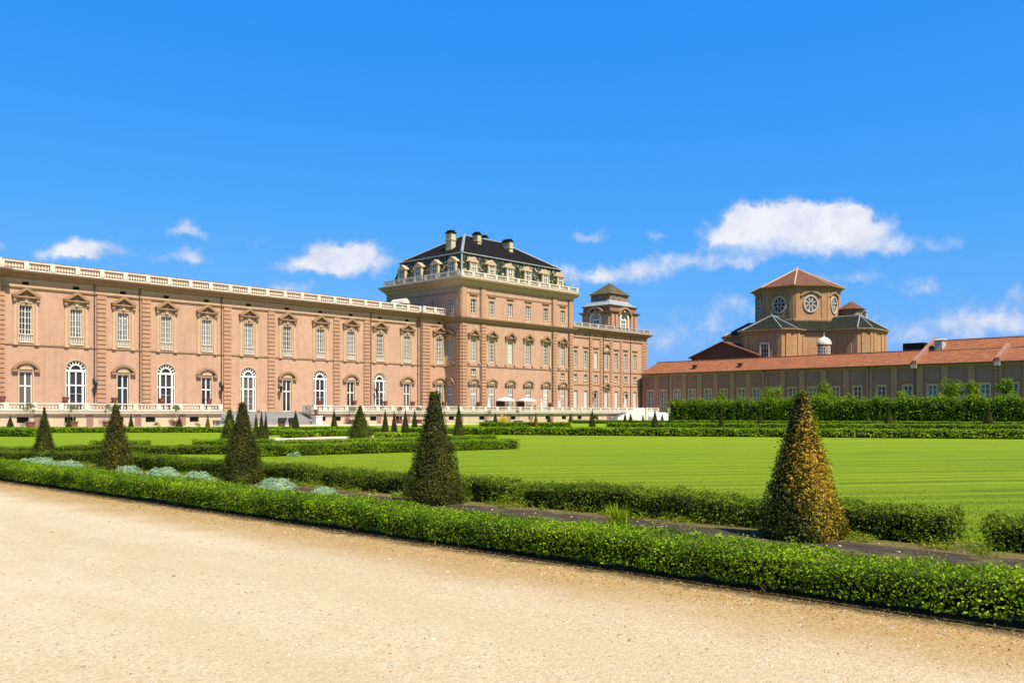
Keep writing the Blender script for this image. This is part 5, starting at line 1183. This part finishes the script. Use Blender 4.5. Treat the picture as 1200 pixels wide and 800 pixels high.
def santolina_mesh(seed, n=2600):
    rng = np.random.default_rng(seed); D = rng.normal(0, 1, (n, 3)); D[:, 2] = np.abs(D[:, 2]); D /= np.linalg.norm(D, axis=1, keepdims=True)
    rad = 1+.09*np.sin(D[:, 0]*9+seed)+.09*np.sin(D[:, 1]*8+D[:, 2]*6)+.05*rng.normal(0, 1, n); P = D*rad[:, None]*np.array([.42, .42, .40])
    V, F = leaf_quads(P, D, .075, .28, .9, rng=rng)
    CV = []; CF = []
    for j, (q, z) in enumerate(((.36, 0), (.34, .16), (.22, .29), (.05, .335))):
        for a in range(10): CV.append((q*math.cos(a*.6283), q*math.sin(a*.6283), z))
    for j in range(3):
        for a in range(10): b = (a+1) % 10; CF.append((j*10+a, j*10+b, j*10+10+b, j*10+10+a))
    return np_mesh('silver_bush', np.concatenate([V, np.array(CV)]), np.concatenate([F, np.array(CF)+len(V)]), np.concatenate([np.zeros(len(F)), np.zeros(len(CF))]), ['santolina'])
sm_ = [santolina_mesh(s) for s in (41, 42, 43)]
GS = 'silvery bushes in the foreground bed'
for i, (s, t, k, lab) in enumerate([
    (10.9, 15.5, .62, 'small round silvery bush standing alone right of a dark cone, rightmost of its kind'),
    (10.75, 17.05, 1.0, 'silvery grey-green bush just right of third foreground cone from the right'),
    (10.7, 20.4, 1.0, 'silvery bush touching the left foot of the third foreground cone from the right'),
    (10.75, 22.3, 1.05, 'wide silvery bush midway between third and fourth foreground cone from the right'),
    (10.75, 24.3, .9, 'silvery bush just right of the olive cone with the rusty edge'),
    (10.6, 27.9, 1.0, 'silvery bush just left of the olive cone with the rusty edge'),
    (10.6, 30.0, 1.1, 'wide silvery bush between the two leftmost foreground cones'),
    (10.6, 31.2, .85, 'silvery bush just right of the leftmost foreground cone')]):
    o = link('silver_bush', sm_[i % 3], None, (s, t, 0), i*1.3); o.scale = (k*.92, k*.92, k*.62); tag(o, lab, 'bush', GS)

def tuft(n, h, spread, seed):
    rng = np.random.default_rng(seed); V, F = [], []
    for i in range(n):
        a = rng.uniform(0, 2*math.pi); b = rng.normal(0, spread*.3, 2); l = h*rng.uniform(.5, 1.1); o = spread*rng.uniform(.2, 1)
        d = np.array([math.cos(a), math.sin(a), 0]); w = np.array([-d[1], d[0], 0])*.008
        p0 = np.array([b[0], b[1], 0]); p1 = p0+d*o*.4+np.array([0, 0, l*.6]); p2 = p0+d*o*1.1+np.array([0, 0, l])
        k = len(V); V += [p0-w, p0+w, p1+w, p1-w, p2+w*.2, p2-w*.2]; F += [(k, k+1, k+2, k+3), (k+3, k+2, k+4, k+5)]
    return np.array(V), np.array(F)
V, F = tuft(150, .42, .2, 51); tag(link('grass_tuft', np_mesh('grass_tuft', V, F, np.zeros(len(F)), ['blade']), None, (10.05, 7.45, 0)), 'tall pale green grass tuft behind the front hedge in the middle of weed fabric', 'grass tuft')
def weeds(n, seed):
    rng = np.random.default_rng(seed); P, Nn = [], []
    Vs, Fs, k = [], [], 0
    cl = 420; cx = np.concatenate([rng.normal(11.72, .13, cl//2), rng.uniform(8.5, 12.2, cl-cl//2)]); cy = rng.uniform(-9, 36, cl)
    skip = (cx > 10.5) & (cx < 11.4); cx, cy = cx[~skip], cy[~skip]; cl = len(cx); i = rng.integers(0, cl, n)
    s = rng.uniform(.04, .16, cl); P = np.stack([cx[i]+rng.normal(0, 1, n)*s[i], cy[i]+rng.normal(0, 1, n)*s[i], .02+np.abs(rng.normal(0, .5, n))*s[i]], 1)
    return leaf_quads(P, np.tile([0, 0, 1.0], (n, 1)), .042, .45, .8, rng=rng)
V, F = weeds(30000, 52); tag(link('weeds', np_mesh('weeds', V, F, np.zeros(len(F)), ['weed'])), kind='stuff', label='yellow-green weeds in the soil bed between the two hedges', cat='weeds')
def lawn_blades(n, seed):
    rng = np.random.default_rng(seed); x = 12.65+np.abs(rng.normal(0, 2.6, n)); y = rng.uniform(-9, 30, n)
    fr = rng.uniform(0, 1, n) < .05; x = np.where(fr, rng.normal(12.8, .15, n), x); h = np.where(fr, rng.uniform(.03, .07, n), rng.uniform(.012, .03, n))
    a = rng.uniform(0, 2*math.pi, n); d = np.stack([np.cos(a), np.sin(a), 0*a], 1); w = np.stack([-np.sin(a), np.cos(a), 0*a], 1)*.007
    p = np.stack([x, y, 0*x], 1); q = p+d*(h*.45)[:, None]+np.stack([0*x, 0*x, h], 1)
    V = np.stack([p-w*1.4, p+w*1.4, q+w*.5, q-w*.5], 1).reshape(-1, 3); return V, np.arange(n*4).reshape(-1, 4)
V, F = lawn_blades(60000, 53); tag(link('grass', np_mesh('grass', V, F, np.zeros(len(F)), ['blade'])), kind='stuff', label='short grass blades along the near edge of the right lawn', cat='grass')
# stones and dry litter on the path
def path_stones(n, seed, x0=1.5, x1=7.4, rm=.0065):
    rng = np.random.default_rng(seed); V, F = [], []
    x = rng.uniform(x0, x1, n); y = rng.uniform(-3.5, 16 if x1 < 9 else 30, n); r = rng.lognormal(math.log(rm), .40, n)
    base = np.array([(-1,-1,-.3),(1,-1,-.3),(1,1,-.3),(-1,1,-.3),(-.7,-.6,.6),(.6,-.7,.5),(.7,.7,.65),(-.6,.6,.55)]); fc = np.array([(0,1,5,4),(1,2,6,5),(2,3,7,6),(3,0,4,7),(4,5,6,7)])
    a = rng.uniform(0, 6.28, n); ca, sa = np.cos(a)[:, None], np.sin(a)[:, None]; B = base[None]*rng.uniform(.6, 1.3, (n, 8, 1))*r[:, None, None]*np.array([1, .75, .7])
    X = B[..., 0]*ca-B[..., 1]*sa+x[:, None]; Y = B[..., 0]*sa+B[..., 1]*ca+y[:, None]; Z = B[..., 2]+.013+r[:, None]*.2
    return np.stack([X, Y, Z], -1).reshape(-1, 3), (fc[None]+np.arange(n)[:, None, None]*8).reshape(-1, 4)
def mat_pebble():
    n = NT('path_pebble'); c = n.ramp(n.geo.outputs['Random Per Island'], [(0, (.22, .17, .12)), (.3, (.42, .33, .21)), (.65, (.48, .40, .27)), (.92, (.56, .49, .38)), (1, (.25, .24, .22))]); return n.done(c, .85, .2)
M['pebble'] = mat_pebble()
V, F = path_stones(7000, 54); tag(link('path_pebbles', np_mesh('path_pebbles', V, F, np.zeros(len(F)), ['pebble'])), kind='stuff', label='small pebbles scattered over the sandy path', cat='pebbles')
V, F = path_stones(380, 57, 10.4, 11.6, .010); tag(link('bed_stones', np_mesh('bed_stones', V, F, np.zeros(len(F)), ['pebble'])), kind='stuff', label='pale stones lying on the dark weed fabric', cat='stones')
rng = np.random.default_rng(55); n = 7000; x = 7.55-np.abs(rng.normal(0, .38, n)); y = rng.uniform(-5, 26, n)
x = np.concatenate([x, rng.uniform(7.45, 8.3, 4000)]); y = np.concatenate([y, rng.uniform(-5, 26, 4000)]); n = len(x)
V, F = leaf_quads(np.stack([x, y, .02+0*x], 1), np.tile([0, 0, 1.0], (n, 1)), .032, .35, .35, rng=rng); tag(link('dry_leaf_litter', np_mesh('dry_leaf_litter', V, F, np.zeros(len(F)), ['litter'])), kind='stuff', label='ochre dry leaf litter along the foot of the front hedge', cat='leaf litter')

def tree(name, x, y, th, tr, cr, chh, n, leaf, mat, seed, label, cat='tree', group=None, bark='bark'):
    root = empty(name, (x, y, 0), seed*.9, label, cat, group); rng = random.Random(seed)
    tb = MB(); tb.tube((0, 0, 0), (.04, .02, th), tr, tr*.6, 7)
    for i in range(5):
        a = i*1.257+rng.random(); tb.tube((.03, .02, th*(.75+.05*i)), (math.cos(a)*cr*.55, math.sin(a)*cr*.55, th+chh*(.35+.1*i)), tr*.45, tr*.15, 5)
    tb.build('trunk', bark, root)
    V, F = blob_leaves(n, cr, cr, chh, leaf, seed, .4, 14); V[:, 2] += th+chh*.72
    link('crown', np_mesh('crown', V, F, np.zeros(len(F)), [mat]), root); return root
for (px, ztop, cr, lab, sd_) in [(905, 7.1, 2.3, 'round bushy tree behind tall hedge, left of the rusty cone tip', 61), (965, 7.6, 2.4, 'round bright green tree behind tall hedge just right of the rusty cone tip', 62),
                           (1117, 7.7, 2.1, 'rounded tree rising above tall hedge below the first roof parapet', 63), (1140, 7.2, 1.5, 'small leafy tree right beside a rounder one above the hedge', 64), (1178, 7.4, 1.4, 'thin dark tree at the far right behind the tall hedge', 65), (846, 5.9, 1.0, 'small shrub tip above the tall hedge before the brick wall', 66), (1057, 5.9, .9, 'small leafy shoot above the tall hedge right of the rusty cone', 67)]:
    u = (px-600)/1065; Y = 151.5/(math.cos(HEAD)+math.sin(HEAD)*u)
    tree('round_tree', 151.5, Y*(math.sin(HEAD)-math.cos(HEAD)*u), ztop-2.0*cr, .14, cr, cr*1.15, int(900*cr), .32, 'tree', sd_, lab, 'tree', 'trees behind the tall hedge')

# ------------------------------------------------------------------ potted trees before the terrace, pots and lanterns on it
def potted_tree(x, y, label, seed, k=1.0):
    root = empty('potted_tree', (x, y, 0), seed, label, 'potted tree', 'potted trees before the terrace')
    p = MB(); p.lathe([(.42, 0), (.52, .55), (.60, .6), (.60, .72), (.5, .72), (.48, .66)], 12); p.build('pot', 'terracotta', root)
    t = MB(); t.tube((0, 0, .6), (.05, .03, 1.5), .05, .035, 5); t.tube((.05, .03, 1.45), (.3, .1, 2.2), .03, .015, 5); t.tube((.05, .03, 1.4), (-.25, -.1, 2.1), .03, .015, 5); t.build('trunk', 'bark_pale', root)
    V, F = blob_leaves(900, .85*k, .85*k, .75*k, .13, int(seed*10)+3, .45, 10, .2, .4); V[:, 2] += 2.35
    link('crown', np_mesh('crown', V, F, np.zeros(len(F)), ['olive']), root)
def onT(px, t):
    u = (px-600)/1065; Y = t/(math.sin(HEAD)-math.cos(HEAD)*u); return Y*(math.cos(HEAD)+math.sin(HEAD)*u), Y
for i, (px, t, lab) in enumerate([(35.5, 116.4, 'leftmost potted olive tree in a wide terracotta pot before the terrace'), (86, 116.4, 'potted olive tree in terracotta beside a narrow cone, second from left'), (126, 116.4, 'potted olive tree half behind the olive foreground cone'), (207, 116.4, 'potted pale olive tree above a squat dark cone before the terrace'),
                             (413, 116.4, 'potted tree behind the broad dark cone, right of the steps'), (468, 116.4, 'potted tree in terracotta behind the row of three cones'), (491.5, 116.4, 'potted tree right of a slim cone under the terrace end bay')]):
    potted_tree(onT(px, t)[0], t, lab, 1.1+i*.7, .8 if i in (3, 5) else 1.0)
def wall_planter():
    p = MB(); p.lathe([(.2, FZ), (.24, FZ+.12), (.16, FZ+.2), (.16, FZ+.75), (.24, FZ+.85), (.24, FZ+.9)], 10); pd = p.mesh('pedestal', ['stone'])
    q = MB(); q.lathe([(.15, FZ+.9), (.24, FZ+1.05), (.38, FZ+1.5), (.42, FZ+1.75), (.48, FZ+1.8), (.48, FZ+1.92), (.38, FZ+1.92), (.34, FZ+1.85)], 12); return pd, q.mesh('urn', ['terracotta'])
pd, uq = wall_planter()
for px, t, lab in [(2.5, 126.6, 'terracotta urn on a pedestal at the left edge, below the corner pilaster'), (77, 127.2, 'terracotta urn by the left jamb of the first arched window'), (134, 127.2, 'terracotta urn left of the second small terrace door from the left'), (189.5, 127.2, 'terracotta urn before the second arched window from the left'),
                   (245, 127.2, 'terracotta urn right of the small door next to the steps'), (374.5, 127.2, 'terracotta urn before the arched window right of the grand steps'), (415.5, 127.2, 'terracotta urn right of the small door above the broad cone'), (451.5, 127.2, 'terracotta urn right of the last arched window'),
                   (484, 127.2, 'terracotta urn at the end of the gallery before its end bay'), (520, 126.6, 'terracotta urn in the inner corner beside the pavilion'), (561.5, 122.2, 'terracotta urn beside the first pavilion window on the terrace'), (645.5, 122.2, 'terracotta urn by the pavilion drainpipe right of the cafe')]:
    r = empty('terrace_urn', (onT(px, t)[0], t, 0), 0, lab, 'urn', 'urns along the palace wall'); link('pedestal', pd, r); link('urn', uq, r)
def lantern_parts():
    b = MB(); b.tube((0, 0, 5.0), (0, -.7, 5.2), .035); b.tube((0, 0, 5.5), (0, -.7, 5.25), .03); b.box(-.12, .12, -.03, .0, 4.9, 5.6)
    l = MB(); l.lathe([(.12, 4.15), (.16, 4.2), (.30, 4.95), (.36, 5.0), (.2, 5.2), (.06, 5.3)], 6, 0, -.72); return b.mesh('bracket', ['black']), l.mesh('lamp_housing', ['black'])
lb, ll = lantern_parts()
for px, t, lab in [(109.6, TG-.02, 'black wall lantern by the drainpipe right of first arched window'), (257.5, TG-.02, 'black wall lantern left of the pilaster beside the grand steps'), (326.5, TG-.02, 'black wall lantern left of the small door above the steps'), (438.5, TG-.02, 'black wall lantern left of the last arched window'),
                   (694.5, TW-.02, 'black wall lantern on the end wing left of its centre door'), (731, TW-.02, 'black wall lantern on the end wing above the side stair')]:
    r = empty('wall_lantern', (onT(px, t)[0], t, .9), 0, lab, 'lantern', 'lanterns on the palace wall'); link('bracket', lb, r); link('lamp_housing', ll, r)
for px, t, z, lab, k in [(370.2, 115.6, 1.36, 'terracotta urn on pale pedestal at the right end of the grand steps', .8), (303, 117.2, 0, '', 0)]:
    if lab:
        m = MB(); m.lathe([(.16, 0), (.2, .08), (.12, .16), (.3, .45), (.42, .85), (.36, .95), (.46, 1.05), (.46, 1.12), (.3, 1.1)], 14); o = m.build('stair_urn', 'terracotta', None, ((G0+G1)/2+(G1-G0)/2-.8, TT-2.2, 1.36)); o.scale = (.85,.85,.85); tag(o, lab, 'urn')

# parasols and cafe things on the pavilion terrace
def parasol(px, t, r, label):
    x, Y = onT(px, t); root = empty('parasol', (x, t, FZ), 0, label, 'parasol', 'open parasols on the terrace')
    p = MB(); p.tube((0, 0, 0), (0, 0, 2.75), .04); p.lathe([(.35, 0), (.35, .08), (.05, .12)], 10); p.build('pole', 'wood', root)
    c = MB(); n = 8; zc, ze = 2.85, 2.25
    for i in range(n):
        a, b = 2*math.pi*i/n+.39, 2*math.pi*(i+1)/n+.39; P = lambda a, q, z: (math.cos(a)*q, math.sin(a)*q, z)
        c.face([P(a, r, ze), P(b, r, ze), P(b, r*.5, (ze+zc)/2+.06), P(a, r*.5, (ze+zc)/2+.06)]); c.face([P(a, r*.5, (ze+zc)/2+.06), P(b, r*.5, (ze+zc)/2+.06), P(b, .02, zc), P(a, .02, zc)]); c.face([P(a, r, ze-.2), P(b, r, ze-.2), P(b, r, ze), P(a, r, ze)])
    c.build('canopy', 'canvas', root); rb = MB()
    for i in range(n): a = 2*math.pi*i/n+.39; rb.tube((0, 0, 2.3), (math.cos(a)*r*.7, math.sin(a)*r*.7, ze+.15), .018, None, 4)
    rb.build('ribs', 'wood', root)
parasol(592.5, 119.6, 1.95, 'open cream parasol on the cafe terrace, left of two'); parasol(617.5, 119.6, 1.95, 'open cream parasol on the cafe terrace, right of two')
def folded(px, t, h, label):
    root = empty('folded_parasol', (onT(px, t)[0], t, FZ), px*.1, label, 'parasol', 'folded parasols on the terrace'); p = MB(); p.tube((0, 0, 0), (0, 0, h+.15), .035); p.lathe([(.32, 0), (.32, .08), (.05, .12)], 10); p.build('pole', 'wood', root)
    c = MB(); c.lathe([(.33, .75), (.36, .95), (.26, 1.5), (.24, 1.7), (.2, 1.75), (.16, 2.2), (.05, h), (.03, h+.08)], 9); c.build('canopy', 'canvas', root)
folded(572.5, 119.8, 2.75, 'folded cream parasol left of the open cafe parasols'); folded(594.8, 118.9, 1.9, 'short folded cream parasol between the two open ones'); folded(634.3, 119.8, 2.7, 'folded cream parasol right of the open cafe parasols'); folded(655, 119.8, 2.4, 'folded cream parasol by the last pavilion window')
for px, lab in ((586.5, 'dark brown slatted screen under the left open parasol'), (609.5, 'dark brown slatted screen under the right open parasol')):
    x = onT(px, 120.6)[0]; root = empty('slatted_screen', (x, 120.6, FZ), 0, lab, 'screen', 'screens on the cafe terrace'); m = MB()
    for i in range(14): m.box(-1.15+i*.165, -1.15+i*.165+.13, -.03, .03, .1, 1.95)
    m.build('slats', 'wood', root); f = MB(); f.box(-1.2, 1.2, -.05, .05, 1.953, 2.05); f.box(-1.2, -1.153, -.05, .05, 0, 1.95); f.box(1.163, 1.22, -.05, .05, 0, 1.95); f.build('screen_frame', 'wood', root)
def person(x, y, z, rot, h, shirt, trousers, hair, label, pose='stand'):
    """one continuous skinned figure; clothing colours are assigned along the body"""
    me = bpy.data.meshes.new('person'); o = bpy.data.objects.new('person', me); k = h/1.72
    J = [(0,0,.95),(0,0,1.15),(0,0,1.38),(0,-.01,1.48),(0,-.02,1.60),(0,-.02,1.70), (.1,0,.90),(.11,-.03,.50),(.11,.02,.08),(.12,-.14,.04), (-.1,0,.90),(-.11,.05,.50),(-.11,.10,.08),(-.12,-.05,.04), (.19,0,1.37),(.24,.03,1.10),(.22,-.10,.87),(.22,-.13,.78), (-.19,0,1.37),(-.25,.03,1.10),(-.23,-.10,.87),(-.23,-.13,.78)]
    rad = [.135,.125,.15,.055,.095,.075,.10,.065,.045,.04,.10,.065,.045,.04,.07,.05,.036,.04,.07,.05,.036,.04]
    E = [(0,1),(1,2),(2,3),(3,4),(4,5),(0,6),(6,7),(7,8),(8,9),(0,10),(10,11),(11,12),(12,13),(2,14),(14,15),(15,16),(16,17),(2,18),(18,19),(19,20),(20,21)]
    me.from_pydata([(a*k, b*k, c*k) for a, b, c in J], E, []); COL.objects.link(o)
    m = o.modifiers.new('skin', 'SKIN'); m.use_smooth_shade = True
    for i, q in enumerate(rad): me.skin_vertices[0].data[i].radius = (q*k, q*k*.85); 
    me.skin_vertices[0].data[0].use_root = True
    s = o.modifiers.new('sub', 'SUBSURF'); s.levels = s.render_levels = 1
    dg = bpy.context.evaluated_depsgraph_get(); nm = bpy.data.meshes.new_from_object(o.evaluated_get(dg)); o.modifiers.clear(); o.data = nm; nm.name = 'person'
    for q in ('skin', shirt, trousers, hair): nm.materials.append(M[q])
    for p in nm.polygons:
        c = p.center/k; arm = abs(c.x) > .17
        p.material_index = 3 if (c.z > 1.64 or (c.z > 1.52 and c.y > .02)) else 0 if c.z > 1.46 else (0 if c.z < 1.08 else 1) if arm and c.z > .7 else 1 if c.z > .95 else 2 if c.z > .06 else 3
    o.location = (x, y, z); o.rotation_euler = (0, 0, rot); return tag(o, label, 'person')
M['skin'] = mat_plain('skin', (.50, .30, .20), .6, .3); M['shirt_o'] = mat_plain('orange_cloth', (.62, .16, .05), .9, .1); M['shirt_b'] = mat_plain('brown_cloth', (.16, .10, .07), .9, .1); M['trouser_b'] = mat_plain('beige_cloth', (.45, .36, .25), .9, .1); M['hair_d'] = mat_plain('dark_hair', (.02, .014, .01), .6, .3); M['trouser_d'] = mat_plain('dark_cloth', (.03, .03, .035), .9, .1)
x = onT(303.2, 117.4)[0]; person(x, 117.4, FZ*5/12-.02, R(200), 1.7, 'shirt_b', 'trouser_b', 'hair_d', 'person in brown top and beige trousers walking on the grand steps')
x, y = H0G(591.2, 496.4); person(x, y+.6, 0, R(-40), 1.72, 'shirt_o', 'trouser_d', 'hair_d', 'person in orange top standing behind the yellow flowers')
x, y = H0G(590, 496.8); bush('flowering_shrub', x-.2, y-.3, 1.15, .78, 1500, .14, 'flower', 71, 'bright yellow flowering shrub before the terrace, beside a dark cone', 'shrub')
x, y = H0G(567.6, 509.0); bush('silver_tuft', x, y, .34, .26, 700, .09, 'santolina', 72, 'pale silvery tuft in the lawn before the far hedge', 'bush')
for px, py, lab, sd_ in ((341, 535.0, 'little white-flowered clump at the foot of the axis hedge, left one', 73), (349, 534.2, 'little white-flowered clump at the foot of the axis hedge, right one', 74)):
    x, y = H0G(px, py); bush('pale_clump', x, y, .2, .13, 160, .05, 'santolina', sd_, lab, 'bush')
for px, py, r, lab, sd_ in ((184, 502.0, .55, 'small light green shrub before the terrace between two cones', 75), (232, 502.2, .5, 'small light green shrub next to the orange-brown cone', 76), (1166, 632, .0, '', 0)):
    if lab: x, y = H0G(px, py); bush('small_shrub', x, y, r, r, 420, .10, 'box', sd_, lab, 'shrub')
# dark long planters with a thin tree before the terrace
for px, w, lab in ((573.5, 1.5, 'dark trough planter with thin trees, left of the yellow flowers'), (607, 1.7, 'dark trough planter with two thin trees, right of the yellow flowers')):
    x, y = H0G(px, 496.3); root = empty('trough_planter', (x, y, 0), 0, lab, 'planter', 'trough planters before the terrace'); m = MB(); m.box(-w/2, w/2, -.3, .3, 0, .42); m.box(-w/2-.04, w/2+.04, -.34, .34, .42, .5); m.build('trough', 'black', root)
    t = MB(); t.tube((-.2, 0, .5), (-.22, 0, 1.7), .035); t.tube((.25, 0, .5), (.28, 0, 1.6), .035); t.build('trunk', 'bark', root); V, F = blob_leaves(260, .6, .4, .5, .12, int(px)); V[:, 2] += 1.9; link('crown', np_mesh('crown', V, F, np.zeros(len(F)), ['olive']), root)
# information boards and bench at the grand steps
for px, lab, rz in ((330, 'slanted dark information board on a rusty stand, left of two at the steps', -25), (342, 'slanted dark information board close beside a cone at the steps, right of two', 20)):
    x, y = H0G(px, 500.6); root = empty('information_board', (x, y, 0), R(rz), lab, 'sign board', 'information boards at the grand steps'); m = MB(); m.box(-.42, .42, -.12, .12, 0, .62); m.build('stand', 'wood', root)
    b = MB(); b.extrude_xz([(-.5, .62), (.5, .62), (.62, 1.15), (-.38, 1.15)], -.2, .22); b.build('board', 'black', root)
x, y = H0G(258.6, 501.4); root = empty('garden_bench', (x, y, 0), R(3), 'dark slatted garden bench left of the grand steps', 'bench'); m = MB()
for i in range(4): m.box(-.85, .85, -.25+i*.13, -.25+i*.13+.1, .42, .46)
m.build('seat', 'black', root); m = MB()
for i in range(3): m.box(-.85, .85, .28, .31, .52+i*.14, .62+i*.14)
m.build('backrest', 'black', root)
for sx in (-.75, .75):
    l = MB(); l.box(sx-.03, sx+.03, -.22, -.16, 0, .42); l.box(sx-.03, sx+.03, .22, .275, 0, .92); l.build('leg', 'black', root)
for px, lab in ((621.6, 'dark cafe chair under the right parasol, left of two'), (626.4, 'dark cafe chair under the right parasol, right of two')):
    x = onT(px, 119.2)[0]; root = empty('cafe_chair', (x, 119.2, FZ), 1.0 if px < 624 else -1.2, lab, 'chair', 'chairs on the cafe terrace'); s = MB(); s.box(-.24, .24, -.24, .24, .44, .5); s.build('seat', 'black', root); b = MB(); b.box(-.24, .24, .2, .25, .55, 1.25); b.build('backrest', 'black', root)
    for sx in (-.2, .2):
        for sy in (-.2, .2): l = MB(); l.box(sx-.02, sx+.02, sy-.02, sy+.02, 0, .437); l.build('leg', 'black', root)
